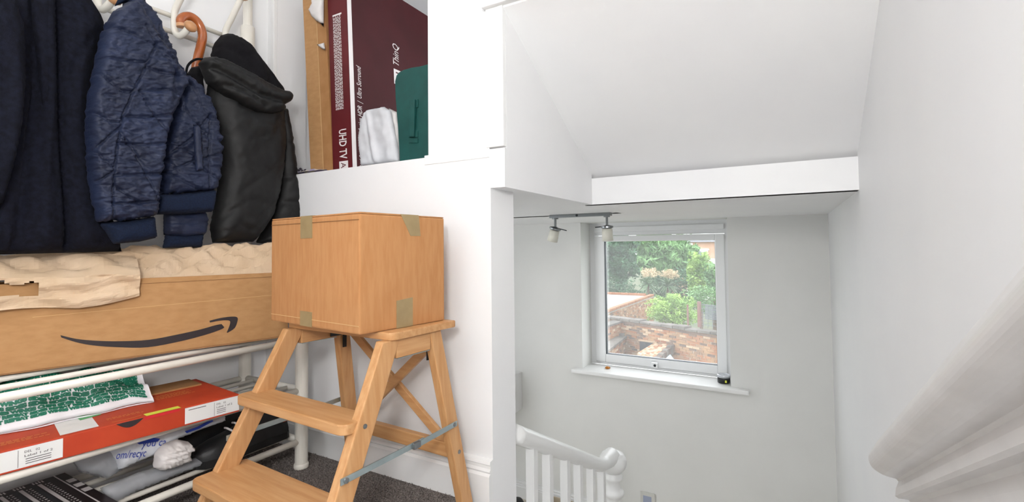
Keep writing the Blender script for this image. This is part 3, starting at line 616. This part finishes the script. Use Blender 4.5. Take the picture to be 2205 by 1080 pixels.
link('red_tape', flat([ofr(pxO(310, 900), OH-.007, .0008), ofr(pxO(387, 885), OH-.006, .0008), ofr(pxO(387, 885), OH+.0005, .0008), ofr(pxO(310, 900), OH+.0005, .0008)]), 'red', OB)
lb = link('white_card', flat([otop(pxO(133, 925), .012), otop(pxO(217, 905), .012), otop(pxO(217, 905)+.012, .135), otop(pxO(133, 925)+.012, .135)]), 'white_card', OB)
link('green_tape', flat([otop(pxO(200, 900), .095, .001), otop(pxO(250, 880), .105, .001), otop(pxO(250, 880), .135, .001), otop(pxO(200, 900), .13, .001)]), 'green_tape', OB)
xc0 = pxO(280, 915); pts = [ofr(xc0-.026+.052*k/12, OH-.001-.014*math.sin(math.pi*k/12), .0009) for k in range(13)]
link('thumb_hole_shade', flat(pts), 'ink', OB)  # flat dark patch paints the shade inside the thumb hole
def dashes(x0, y0, rows, wd, m='print_gold'):
    qs, fs, n = [], [], 0
    rr = random.Random(int(x0*1000))
    for r_ in range(rows):
        x = x0
        while x < x0+wd*(1-.15*(r_ % 2)):
            l = rr.uniform(.003, .010); y = y0+r_*.009
            qs += [otop(x, y, .0005), otop(x+l, y, .0005), otop(x+l, y+.0035, .0005), otop(x, y+.0035, .0005)]; fs.append((n, n+1, n+2, n+3)); n += 4; x += l+.0022
    link('gold_lettering', mesh(qs, fs), m, OB)
dashes(xc0-.03, .045, 2, .07); dashes(pxO(365, 880)+.015, .125, 5, .085); dashes(.05, .04, 3, .16)
link('gold_lettering', mesh([otop(xc0-.028+.056*k/10, .014+.006*(2*k/10-1)**2+dy, .0005) for dy in (0, .0025) for k in range(11)], [(k, k+1, k+12, k+11) for k in range(10)]), 'print_gold', OB)
text('WHAT\'S', .012, otop(.09, .062), ox, oy, 'print_gold', OB)

# green and white printed bag lying on the orange box
GB = thing('printed_bag', 'white carrier bag covered in green lettering flattened on the orange box', 'bag', tuple(O0+Vector((0, .2, OH))))
def gpt(x, y, off=0):
    s = x/.42; t = y/.140
    e = math.sin(math.pi*min(max(.08+s*.84, 0), 1))**.35
    z = .004+.084*math.sin(min(1, t*1.12)*math.pi/2)**.75*e+(.026*crease(x*6, y*9, 21, 5)+.006*noise.noise((x*26, y*30, 1)))*min(1, .3+t*2)
    yy = .128+y+.018*noise.noise((x*12, 2, 0))-.020*s
    return O0+ox*x+oy*yy+Vector((0, 0, OH+max(.003, z)+off))
nx, ny = 80, 36
vs = [gpt(.42*i/nx, .140*j/ny) for j in range(ny+1) for i in range(nx+1)]; n = len(vs)
vs += [Vector((v.x, v.y, O0.z+OH+.0015)) for v in vs]
fs = [(j*(nx+1)+i, j*(nx+1)+i+1, j*(nx+1)+i+nx+2, j*(nx+1)+i+nx+1) for j in range(ny) for i in range(nx)]
bnd = [i for i in range(nx+1)]+[j*(nx+1)+nx for j in range(1, ny+1)]+[ny*(nx+1)+i for i in range(nx-1, -1, -1)]+[j*(nx+1) for j in range(ny-1, 0, -1)]
fs2 = [tuple(n+k for k in f[::-1]) for f in fs]+[(bnd[i], bnd[(i+1) % len(bnd)], n+bnd[(i+1) % len(bnd)], n+bnd[i]) for i in range(len(bnd))]
link('bag', mesh(vs, fs+fs2), 'bag_white', GB, True)
WD = ['SIDES', 'WINGS', 'REPEAT', 'SIDES', 'CHIPS', 'WINGS', 'SIDES', 'REPEAT', 'WINGS']
rr = random.Random(9)
for r_ in range(19):
    body = ' '.join(rr.choice(WD) for _ in range(11))
    text(body, .0105, (0, 0, 0), ox, oy, 'bag_green', GB, bold=.0011 if r_ < 6 else .0018, fit=.40, warp=lambda x, y, r_=r_: gpt(.010+x, .010+r_*.0068+y*.66, .0016))

# things on the bottom shelf
BG = thing('plastic_bag', 'clear and white plastic bag with blue lettering on the bottom rack shelf', 'bag', (-1.47, .6, .095))
link('white_sheet', inflate([(205, 935), (300, 925), (420, 905), (480, 890), (486, 905), (430, 925), (380, 945), (340, 975), (252, 1012), (240, 985)], onX(-1.44), 6, .03, 22, .5, (), lambda x, y: .012*crease(x*.03, y*.05, 31)), 'film_white', BG, True)
link('clear_sheet', inflate([(150, 985), (210, 935), (255, 950), (262, 1010), (230, 1030), (170, 1015)], onX(-1.46), 7, .03, 25, .5, (), lambda x, y: .012*crease(x*.03, y*.05, 33)), 'clear_plastic', BG, True)
SB = onX(-1.40)
def bagtxt(s, size, u, v, u2, v2):
    a_, b_ = on(0, -1.405, u, v), on(0, -1.405, u2, v2); text(s, size, a_, b_-a_, (b_-a_).cross(Vector((-1, 0, 0))), 'blue_print', BG, fit=(b_-a_).length)
bagtxt('om/recyc', .026, 248, 988, 312, 982); bagtxt('you ca', .026, 305, 962, 356, 958)
link('blue_band', flat([on(0, -1.405, *p) for p in ((398, 928), (425, 918), (455, 902), (460, 906), (430, 922), (402, 932))]), 'blue_print', BG)
link('blue_band', flat([on(0, -1.405, *p) for p in ((290, 950), (320, 940), (345, 944), (340, 950), (300, 956))]), 'blue_print', BG)
TP = link('crumpled_tissue', inflate([(330, 1005), (335, 975), (352, 955), (380, 945), (405, 950), (418, 965), (405, 975), (408, 990), (380, 1002), (345, 1012)], onX(-1.395), 4, .035, 20, .7, (), lambda x, y: .022*crease(x*.035, y*.045, 41, 5)+.005*nz(x, y, .12, 3)), 'tissue', None, True)
tag(TP, 'crumpled ball of white tissue paper on the bottom rack shelf', 'tissue')
link('clear_film', 0 or inflate([(215, 1050), (300, 1015), (420, 985), (470, 965), (480, 985), (400, 1015), (300, 1055), (240, 1085)], onX(-1.42), 8, .02, 18, .6, (), lambda x, y: .01*crease(x*.02, y*.06, 51)), 'clear_plastic', BG, True)
def shoe(x, y, z, s, label):
    T = thing('sports_shoe', label, 'shoe', (x, y, z))
    secs = [(-.13, .030, .030, .0), (-.12, .036, .075, 0), (-.07, .038, .085, 0), (-.02, .037, .075, 0), (.04, .042, .055, 0), (.09, .044, .045, 0), (.125, .034, .036, 0), (.14, .012, .022, 0)]
    vs, fs = [], []
    for t, hw, hh, _ in secs:
        for k in range(12):
            q = math.pi*k/11; vs.append(Vector((x+hw*math.cos(q), y+t*s, z+.018+hh*math.sin(q)**.7)))
    m_ = len(secs)
    for i in range(m_-1):
        for k in range(11): fs.append((i*12+k, i*12+k+1, i*12+13+k, i*12+12+k))
    fs.append(tuple(range(12))); fs.append(tuple((m_-1)*12+k for k in range(12))[::-1])
    link('upper', mesh(vs, fs), 'shoe_black', T, True)
    pts = [Vector((x+hw*1.05, y+t*s, z)) for t, hw, hh, _ in secs]+[Vector((x-hw*1.05, y+t*s, z)) for t, hw, hh, _ in secs[::-1]]
    link('sole', prism(pts, 0, (0, 0, .02)), 'sole', T)
    link('heel_tab', box(x+.028, x+.040, y-.112*s-.008, y-.112*s+.008, z+.055, z+.082, .002), 'orange_trim', T)
    for k in range(3): link('lace', tube([(x-.02, y+(.0+.022*k)*s, z+.092-.008*k), (x, y+(.005+.022*k)*s, z+.098-.009*k), (x+.022, y+.022*k*s, z+.09-.008*k)], .0028, 8), 'print_white', T)
shoe(-1.43, .868, .093, -1, 'black sports shoe with orange heel tab at the front of the bottom shelf')
shoe(-1.56, .84, .093, -1, 'black sports shoe pushed back towards the wall on the bottom shelf')
BK = thing('activity_board', 'dark flat board printed with white stripes and dots on the bottom shelf', 'board', (-1.5, .35, .095))
bx0, bx1, by0, by1, bz = -1.655, -1.335, .13, .528, .1145
link('board', box(bx0, bx1, by0, by1, .0945, bz, .001), 'board_dark', BK)
for k in range(10):
    y = by1-.062-.034*k; zt = bz+.0006
    link('white_stripe', flat([(bx0+.03, y, zt), (bx1, y, zt), (bx1, y+.0075, zt), (bx0+.03, y+.0075, zt)]), 'print_white', BK)
    link('grey_band', flat([(bx0+.03, y-.012, bz+.0005), (bx1, y-.012, bz+.0005), (bx1, y-.002, bz+.0005), (bx0+.03, y-.002, bz+.0005)]), 'board_grey', BK)
    qs, fs, n = [], [], 0
    for j in range(20):
        for yy, l in ((y+.011, .0025), (y+.0165, .0045)):
            x = bx0+.04+.014*j; qs += [(x, yy, zt), (x+.005, yy, zt), (x+.005, yy+l, zt), (x, yy+l, zt)]; fs.append((n, n+1, n+2, n+3)); n += 4
    for j in range(4):
        x = bx0+.006+.002*(j % 2); yy = y-.004+.0055*j; qs += [(x, yy, zt), (x+.015, yy, zt), (x+.015, yy+.003, zt), (x, yy+.003, zt)]; fs.append((n, n+1, n+2, n+3)); n += 4
    link('printed_dots', mesh(qs, fs), 'print_white', BK)
link('edge_line', flat([(bx0, by1-.024, bz+.0006), (bx1, by1-.024, bz+.0006), (bx1, by1-.021, bz+.0006), (bx0, by1-.021, bz+.0006)]), 'print_white', BK)
for j in range(3): x = bx0+.06+.045*j; link('white_square', flat([(x, by1-.018, bz+.0006), (x+.026, by1-.018, bz+.0006), (x+.026, by1-.002, bz+.0006), (x, by1-.002, bz+.0006)]), 'print_white', BK)

# ------------------------------------------------------------------ cupboard contents
def lean(b0, b1, top_dx, depth, h):  # box leaning left: bottom corners x b0..b1
    return hexa([(b0, 1.165, ZS), (b1, 1.165, ZS), (b1, 1.165+depth, ZS), (b0, 1.165+depth, ZS), (b0+top_dx, 1.165, ZS+h), (b1+top_dx, 1.165, ZS+h), (b1+top_dx, 1.165+depth, ZS+h), (b0+top_dx, 1.165+depth, ZS+h)])
TV = thing('television_box', 'tall maroon television carton with white lettering stood on end in the cupboard', 'box', (-1.35, 1.5, ZS))
b0, b1, dx, th = -1.395, -1.298, -.030/.6, .735
dxh = dx*th
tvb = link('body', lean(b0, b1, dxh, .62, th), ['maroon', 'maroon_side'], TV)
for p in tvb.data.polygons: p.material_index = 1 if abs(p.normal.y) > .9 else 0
def tvl(y, h, off=.0015): return Vector((b1+dx*h+off, 1.165+y, ZS+h))
def tvn(x, h, off=.0015): return Vector((b0+x+dx*h, 1.165-off, ZS+h))
link('edge_tape', join([flat([tvl(0, .0), tvl(.019, 0), tvl(.019, th), tvl(0, th)])]), 'print_white', TV)
ms = []; rq = random.Random(8)
for k in range(9):
    x = .026+.0045*k; h_ = .22
    while h_ < .555:
        l = rq.uniform(.004, .014); ms.append(flat([tvn(x, h_), tvn(x+.0022, h_), tvn(x+.0022, min(.56, h_+l)), tvn(x, min(.56, h_+l))])); h_ += l+.003
link('small_print', join(ms), 'print_white', TV)
link('small_print', flat([tvn(.024, .56), tvn(.07, .56), tvn(.07, .566), tvn(.024, .566)]), 'print_white', TV)
upv = Vector((dx, 0, 1)).normalized()
text('UHD TV', .052, tvn(.038, .150), -upv, (1, 0, 0), 'print_white', TV, bold=.0008, fit=.105)
link('print_patch', flat([tvn(.034, .0), tvn(.078, .0), tvn(.078, .036), tvn(.034, .036)]), 'print_white', TV)
text('AI', .036, tvn(.043, .031, .002), -upv, (1, 0, 0), 'maroon_side', TV, fit=.025)
yl = Vector((0, -1, 0))
text('REAL 4K  |  Quad Core AI  |', .030, tvl(.052, -.06), upv, yl, 'print_white', TV, shear=.25, fit=.165)
text('4K Active HDR  |  Ultra Surround', .030, tvl(.052, .115), upv, yl, 'print_white', TV, shear=.25, fit=.265)
text('ThinQ', .046, tvl(.252, .442), upv, yl, 'print_white', TV, shear=.25, fit=.085)
link('print_patch', flat([tvl(.222, .37), tvl(.268, .37), tvl(.268, .43), tvl(.222, .43)]), 'print_white', TV)
text('AI', .040, tvl(.260, .375, .002), upv, yl, 'maroon', TV, fit=.045)
cbx = thing('cardboard_sheet', 'flattened brown cardboard sheet leaning beside the maroon carton', 'cardboard', (-1.49, 1.3, ZS), )
link('panel', lean(-1.515, -1.447, -.055, .03, .735), 'carton', cbx); 
c2 = tag(link('cardboard_sheet', lean(-1.444, -1.397, -.052, .05, .735), 'carton_inner'), 'narrow brown cardboard strip wedged against the maroon carton', 'cardboard')
link('fold_edge', lean(-1.447, -1.4445, -.054, .02, .733), 'crease_light', cbx)
fw = inflate([(668, -40), (697, -40), (697, 58), (690, 50), (680, 44), (670, 34), (665, 22), (672, 10)], onY(1.15), 4, .014, 12, .4, (), lambda x, y: .008*crease(x*.1, y*.1, 61))
tag(link('foam_wrap', fw, 'foam_wrap', None, True), 'torn white foam wrap poking out above the cardboard in the cupboard', 'packaging')
tag(link('foam_wrap', inflate([(682, 96), (698, 92), (700, 108), (692, 104)], onY(1.15), 3, .006, 6, .4), 'foam_wrap', None, True), 'small scrap of white foam wrap between cardboard and maroon carton', 'packaging')
WB = thing('garment_bag', 'white fabric bag folded upright in front of the maroon carton', 'bag', (-1.19, 1.19, ZS))
link('bag', inflate([(778, 356), (773, 300), (778, 260), (784, 242), (795, 238), (800, 235), (812, 233), (828, 230), (834, 234), (842, 238), (848, 270), (856, 310), (861, 348)], onY(1.185), 3, .013, 9, .7, [([(796, 240), (806, 290), (816, 350)], .010, 5), ([(792, 245), (798, 300), (806, 352)], -.004, 3), ([(826, 236), (838, 300), (846, 345)], .004, 8)], lambda x, y: .005*nz(x, y, .06, 9)), 'garment_white', WB, True)
link('side_gusset', inflate([(836, 232), (856, 242), (860, 275), (862, 347), (850, 346), (846, 290)], onY(1.20), 4, .01, 10, .7, (), lambda x, y: .005*nz(x, y, .08, 9)), 'foam_wrap', WB, True)
TC = thing('teal_case', 'dark teal fabric storage case with side handle standing at the cupboard edge', 'case', (-1.04, 1.2, ZS))
pts = [(868, 150), (859, 155), (853, 162), (850, 175), (851, 210), (856, 270), (860, 340), (861, 360), (945, 345), (930, 135), (905, 142), (885, 145)]
bodyp = [on(1, 1.178, u, v) for u, v in pts]
for p in bodyp: p.z = max(p.z, ZS+.001); p.x = min(p.x, -.945)
link('body', bevel(prism(bodyp, 0, (0, .09, 0)), .004), 'case_teal', TC)
def q(u, v, h): return on(1, 1.178, u, v)+Vector((0, -h, 0))
hd = link('handle', join([obox(q(886, 296, .002), q(896, 296, 0)-q(886, 296, 0), q(888, 216, 0)-q(886, 296, 0), (0, -.010, 0), .002)]), 'case_teal', TC)
for a_, b_ in ((214, 232), (282, 296), (298, 308)): link('strap_patch', obox(q(882, b_, .0), q(901, b_, 0)-q(882, b_, 0), q(882, a_, 0)-q(882, b_, 0), (0, -.004, 0), .001), 'case_teal', TC)
FL = thing('patterned_cloth', 'folded cream cloth with purple flowers on the cupboard sill', 'cloth', (-1.52, 1.2, ZS))
def clo(x, y): return .006*nz(x, y, .08, 11)
vs, fs = [], []
for j in range(9):
    for i in range(31):
        s, t = i/30, j/8; z = .004+.024*math.sin(math.pi*min(1, t*.9+.12))*(.75+.25*math.sin(s*9+1))*(1-s*.75)+.003*noise.noise((s*9, t*4, 2)); vs.append((-1.64+.24*s, 1.124+.036*t, ZS+max(.001, z)))
for j in range(8):
    for i in range(30): a = j*31+i; fs.append((a, a+1, a+32, a+31))
link('fabric', mesh(vs, fs), 'floral', FL, True)
for k in range(8): 
    x = -1.545+.011*(k % 4); y = 1.126+.012*(k//4); link('flower_print', lathe((x, y, ZS+.012+.004*(k % 3)), [(.004, 0), (.005, .001), (.002, .002)], 7, (.2, -.7, .6)), 'floral_dark', FL)

# ------------------------------------------------------------------ outdoors
def stuff(o): o['kind'] = 'stuff'; return o
gm = wall('ground_outside', box(-40, 40, 3.6, 120, -4.3, -4.2), 'ground')
def bricks(P, Q, ztop, rows, bl_=.17, bh=.052, th=.10, mats=('brick_a', 'brick_b', 'brick_c', 'brick_d'), name='brick_courses', parent=None, seed=1, hole=None):
    """courses of single bricks joined into one stuff mesh, standing proud of a mortar core"""
    P, Q = Vector((*P, 0)), Vector((*Q, 0)); d = (Q-P).normalized(); L = (Q-P).length; nn = Vector((d.y, -d.x, 0))
    rr = random.Random(seed); vs, fs, mi = [], [], []
    for r_ in range(rows):
        x = -(bl_/2 if r_ % 2 else 0); z = ztop-(r_+1)*bh
        while x < L:
            a, b = max(0, x+rr.uniform(-.01, .01)), min(L, x+bl_-.010+rr.uniform(-.012, .004))
            if b-a > .03 and not (hole and hole[0] < (a+b)/2 < hole[1] and hole[2] < z < hole[3]):
                pr_ = rr.uniform(.004, .018); n = len(vs); 
                for yy in (0, 1):
                    off = nn*(pr_ if yy else -th)
                    for xx, zz in ((a, z+.004), (b, z+.004), (b, z+bh-.004), (a, z+bh-.004)): vs.append(P+d*xx+off+Vector((0, 0, zz)))
                fs += [(n+4, n+5, n+6, n+7), (n, n+1, n+5, n+4), (n+1, n+2, n+6, n+5), (n+2, n+3, n+7, n+6), (n+3, n, n+4, n+7)]; m_ = rr.choice((0, 0, 1, 1, 1, 2, 3)); mi += [m_]*5
            x += bl_
    o = link(name, mesh(vs, fs), list(mats), parent); o.data.polygons.foreach_set('material_index', mi); stuff(o); return o
GW = thing('garden_wall', 'weathered brick garden wall with grey coping seen through the window', 'wall', (-2.7, 11.5, -4.2))
P, Q = (-5.4, 12.72), (.8, 9.86)
d = Vector((Q[0]-P[0], Q[1]-P[1], 0)).normalized(); nn = Vector((d.y, -d.x, 0)); LW = math.hypot(Q[0]-P[0], Q[1]-P[1])
link('mortar_core', obox(Vector((*P, -4.2)), d*LW, -nn*.2, (0, 0, 3.02)), 'mortar', GW)
bricks(P, Q, -1.18, 36, parent=GW)
for k in range(22):
    link('coping_stone', obox(Vector((*P, -1.18+.004*(k*7 % 3)))+d*(k*LW/22)+nn*.04, d*(LW/22-.012), -nn*.28, (0, 0, .045+.010*(k*5 % 4)), .008), 'coping', GW)
link('drip_course', obox(Vector((*P, -1.235))+nn*.03, d*LW, -nn*.05, (0, 0, .045)), 'brick_c', GW)
# flat roofed outbuilding behind
FB = thing('flat_roof_building', 'flat roofed brick outbuilding with pale roof behind the garden wall', 'building', (-6.5, 17, -4.2))
E0, E1 = Vector((-5.05, 13.4, 0)), Vector((-4.95, 20.4, 0))
link('mortar_core', obox((-11, 13.4, -4.2), (5.95, 0, 0), (.1, 7, 0), (0, 0, 2.75)), 'mortar', FB)
bricks((E0.x, E0.y), (E1.x, E1.y), -1.45, 24, parent=FB, seed=3)
link('roof', obox((-11, 13.4, -1.45), (5.95, 0, 0), (.1, 7, 0), (0, 0, .05)), 'roof_felt', FB)
for k in range(16):
    link('coping_stone', obox((-5.17+.1*k/16, 13.4+7*k/16, -1.4), (.16, 0, 0), (0, 7/16-.012, 0), (0, 0, .08), .006), 'brick_a', FB)
    link('coping_stone', obox((-11+.36*k, 20.3, -1.4), (.35, 0, 0), (0, .16, 0), (0, 0, .09), .006), 'brick_a', FB)
# yard walls in front of the garden wall
def wpl(u, v, off=0.0):      # photo point on the garden wall face
    dr = FW+RT*((u-CX)/F)-UP*((v-CY)/F); return EYE+dr*((Vector((*P, 0))-EYE).dot(nn)/dr.dot(nn))+nn*off
OH_ = thing('brick_buttress', 'sloping brick buttress with jagged edge and opening painted as dark shade in the yard', 'buttress', (-2.2, 10.4, -4.2))
B1, B2 = wpl(1409, 737), wpl(1446, 741); F1, F2 = on(1, B1.y-.85, 1372, 759), on(1, B2.y-.85, 1404, 779)
link('mortar_core', hexa([Vector((p.x, p.y, -4.2)) for p in (F1, F2, B2, B1)]+[p-Vector((0, 0, .03)) for p in (F1, F2, B2, B1)]), 'mortar', OH_)
for i in range(9):
    for j in range(4):
        def qd(a, b): return F1.lerp(F2, a).lerp(B1.lerp(B2, a), b)
        o_ = .5/4 if i % 2 else 0; a0, a1 = max(0, (j-.0)/4-o_+.008), min(1, (j+1)/4-o_-.008); b0_, b1_ = i/9+.008, (i+1)/9-.008
        q0, q1, q2, q3 = qd(a0, b0_), qd(a1, b0_), qd(a1, b1_), qd(a0, b1_); dn = Vector((0, 0, -.05))
        link('brick', hexa([q0+dn, q1+dn, q2+dn, q3+dn, q0, q1, q2, q3]), ('brick_d', 'brick_b', 'brick_d', 'brick_a')[(i*3+j*5) % 4], OH_)
    e0 = F2.lerp(B2, i/9); e1 = F2.lerp(B2, (i+.75)/9)
    link('edge_brick', obox(e0+Vector((-.02, 0, -.16)), (.11, 0, 0), e1-e0, (0, 0, .19+.02*(i % 2)), .006), ('brick_c', 'coping')[i % 2], OH_)
link('opening', prism([wpl(u, v, .015) for u, v in ((1379, 733), (1414, 738), (1414, 750), (1379, 758))], 0, tuple(nn*.012)), 'void_shade', OH_)  # dark slab on the wall face, its colour standing in for shade inside an opening
link('lintel', prism([wpl(u, v, .015) for u, v in ((1377, 730), (1416, 735), (1416, 738), (1377, 733))], 0, tuple(nn*.03)), 'brick_d', OH_)
link('roof_light', prism([on(1, B2.y-.9, u, v) for u, v in ((1428, 777), (1458, 781), (1443, 762))], 0, (0, -.15, 0)), 'slate_clear', OH_)
def yard_wall(label, ub, vb, uf, vf, seed):
    T = thing('yard_wall', label, 'wall', (-4, 11, -4.2), 'yard walls')
    Bk = wpl(ub, vb); Fr = on(2, Bk.z, uf, vf); dd = (Bk-Fr); dd.z = 0; L = dd.length; dd.normalize(); sd = Vector((dd.y, -dd.x, 0))
    link('mortar_core', obox(Vector((Fr.x, Fr.y, -4.2))-sd*.02, dd*L, -sd*.18, (0, 0, Fr.z-.05+4.2)), 'mortar', T)
    bricks((Fr.x-sd.x*.02, Fr.y-sd.y*.02), (Bk.x-sd.x*.02, Bk.y-sd.y*.02), Fr.z-.05, 22, parent=T, seed=seed)
    n_ = max(2, int(L/.35))
    for k in range(n_): link('coping_stone', obox(Fr+dd*(k*L/n_)+sd*.03+Vector((0, 0, -.05)), dd*(L/n_-.012), -sd*.25, (0, 0, .05), .006), 'coping', T)
yard_wall('short brick yard wall with coping meeting the garden wall higher up', 1338, 690, 1300, 702, 7)
yard_wall('low brick yard wall with wide pale coping below the shorter yard wall', 1348, 722, 1303, 756, 8)
LO = tag(link('stone_ledge', prism([wpl(u, v, .01) for u, v in ((1300, 710), (1346, 717), (1346, 721), (1300, 714))], 0, tuple(nn*.12)), 'coping'), 'narrow stone ledge on the garden wall above a recess painted as dark shade', 'ledge')
link('recess', prism([wpl(u, v, .015) for u, v in ((1300, 717), (1336, 722), (1336, 735), (1300, 740))], 0, tuple(nn*.01)), 'void_shade', LO)  # dark slab on the wall face paints the shade of a recess
# trellis fence on the wall
TF = thing('mesh_fence', 'rusty post and dark mesh panel standing on the garden wall', 'fence', (-1.5, 11.0, -1.1))
def wl(s, z, off=-.1): return Vector((*P, z+.035))+d*s-nn*(-off)
s0 = LW*.585
link('post', obox(wl(s0, -1.11), d*.06, nn*.06, (0, 0, .55), .004), 'rust_post', TF)
link('post', obox(wl(s0-.28, -1.11), d*.03, nn*.03, (0, 0, .46), .004), 'rust_post', TF)
for k in range(14): link('wire', tube([wl(s0+.1+.11*k, -1.11), wl(s0+.1+.11*k, -.60)], .006, 6), 'wire', TF)
for k in range(6): link('wire', tube([wl(s0+.05, -1.05+.085*k), wl(s0+1.6, -1.05+.085*k)], .006, 6), 'wire', TF)
for k in range(9): link('slat', obox(wl(s0+.13, -.93+.036*k, -.13), d*1.45, nn*.01, (0, 0, .027)), 'wire', TF)
# foliage
def foliage(c, rad, n, size, seed, elong=1.0, droop=0):
    rr = random.Random(seed); vs, fs = [], []
    for i in range(n):
        while True:
            p = Vector((rr.uniform(-1, 1), rr.uniform(-1, 1), rr.uniform(-1, 1)))
            if .3 < p.length < .86+.55*noise.noise(p*2.6+Vector((seed, 0, 0))): break
        p = Vector((p.x*rad[0], p.y*rad[1], p.z*rad[2]))+Vector(c)
        a = Vector((rr.gauss(0, 1), rr.gauss(0, 1), rr.gauss(0, .6)-droop)).normalized(); b = a.cross(Vector((rr.gauss(0, 1), rr.gauss(0, 1), rr.gauss(0, 1)))).normalized()
        s = size*rr.uniform(.6, 1.4); n0 = len(vs); a = a*s*elong; b = b*s*.5
        vs += [p-a*.5, p+b*.5, p+a*.6, p-b*.5]; fs.append((n0, n0+1, n0+2, n0+3))
    return mesh(vs, fs)
def tree(name, label, cat, c, rad, n, size, m, seed, group=None, **k):
    T = thing(name, label, cat, (c[0], c[1], -4.2), group)
    stuff(link('foliage', foliage(c, rad, n, size, seed, **k), m, T))
    link('trunk', tube(smooth_path([(c[0], c[1], -4.2), (c[0]+.05*rad[0], c[1], (c[2]-4.2)/2), (c[0], c[1], c[2])], 4), [.06*rad[0]+.03]*9, 8), 'bark', T, True)
tree('evergreen_tree', 'tall dark evergreen tree at the side of the garden', 'tree', (-7.5, 23.6, .0), (1.15, 1.0, 1.35), 9000, .15, 'leaf_dark', 2)
tree('willow_tree', 'feathery pale green willow behind the palm plants', 'tree', (-6.4, 28, .0), (2.1, 1.6, 1.5), 10000, .17, 'leaf_mid', 3, elong=2.4, droop=.9)
tree('leafy_tree', 'bright leafy tree growing in front of the brick houses', 'tree', (-3.45, 22.6, -.62), (.62, .6, 1.02), 4200, .12, 'leaf_bright', 4)
tree('garden_bush', 'rounded green bush beside the bright leafy tree', 'bush', (-2.33, 20.5, -.63), (.62, .5, .78), 3600, .12, 'leaf_mid', 14)
tree('garden_shrub', 'bright green shrub filling the gap beside the outbuilding wall', 'shrub', (-3.15, 15.4, -1.32), (.80, .6, .54), 6500, .065, 'leaf_bright', 5)
tree('garden_shrub', 'low green shrubs behind the mesh fence', 'shrub', (-2.2, 17.2, -1.15), (1.1, .6, .5), 5500, .07, 'leaf_mid', 6)
tree('garden_hedge', 'dark green hedge along the far edge of the flat roof', 'hedge', (-7.25, 21.1, -1.55), (1.9, .35, .78), 6500, .09, 'leaf_dark', 7)
tree('garden_hedge', 'mixed green hedge under the palm plants', 'hedge', (-4.85, 25.2, -1.45), (1.9, .6, 1.0), 6000, .10, 'leaf_dark', 8)
def yucca(c, label, seed):
    T = thing('palm_plant', label, 'palm', (c[0], c[1], -4.2), 'palm plants')
    rr = random.Random(seed); vs, fs = [], []
    for i in range(110):
        az, el = rr.uniform(0, 6.283), rr.uniform(-.5, 1.2); l = rr.uniform(.5, .72); dv = Vector((math.cos(az)*math.cos(el), math.sin(az)*math.cos(el), math.sin(el))); sd = dv.cross(Vector((0, 0, 1))).normalized()*.022
        p = Vector(c); pts = [p, p+dv*l*.5, p+dv*l+Vector((0, 0, -.14))]; n0 = len(vs)
        vs += [pts[0]-sd, pts[0]+sd, pts[1]-sd, pts[1]+sd, pts[2]]; fs += [(n0, n0+1, n0+3, n0+2), (n0+2, n0+3, n0+4)]
    stuff(link('leaves', mesh(vs, fs), 'leaf_yucca', T))
    stuff(link('flower_plume', foliage((c[0]+.12, c[1]-.05, c[2]+.52), (.46, .2, .24), 900, .04, seed+3, elong=2.6, droop=-.5), 'plume', T))
    link('trunk', tube([(c[0], c[1], -4.2), (c[0], c[1], c[2])], .07, 8), 'bark', T, True)
for c, s, l in (((-5.65, 22.3, -1.08), 1, 'spiky palm plant with cream plume beside the dark hedge'), ((-5.0, 23.4, -1.18), 2, 'spiky palm plant with cream plume between the other palm and the leafy tree')): yucca(c, l, s)
# houses far behind
HS = thing('brick_house', 'brick terraced house with white windows far behind the trees', 'house', (-7, 47, -4.2))
hx0, hx1, hy = -9.6, -3.0, 46.5
link('wall', box(hx0, hx1, hy, hy+6, -4.2, .98), 'house_brick', HS)
link('white_render', box(hx0+1.4, hx1, hy-.06, hy, -4.2, -.5), 'house_white', HS)
link('roof', prism([(hx0-.2, hy-.3, .98), (hx0-.2, hy+6.3, .98), (hx0-.2, hy+3, 1.35)], 0, (hx1-hx0+.4, 0, 0)), 'slate', HS)
for x, z, w_, h in ((-8.15, -.05, .85, .8), (-6.75, -.62, .85, .85), (-4.6, -.05, .85, .8)):
    wn = link('window', box(x-w_/2, x+w_/2, hy-.1, hy, z, z+h), 'house_white', HS)
    for k in (-1, 1): link('pane', box(x+k*w_*.23-w_*.16, x+k*w_*.23+w_*.16, hy-.13, hy-.1, z+.12, z+h-.12), 'house_pane', wn)
    link('lintel', box(x-w_/2-.1, x+w_/2+.1, hy-.08, hy, z+h, z+h+.15), 'house_white', HS)
link('downpipe', box(hx0+.5, hx0+.6, hy-.12, hy, -4.2, .9), 'slate', HS)
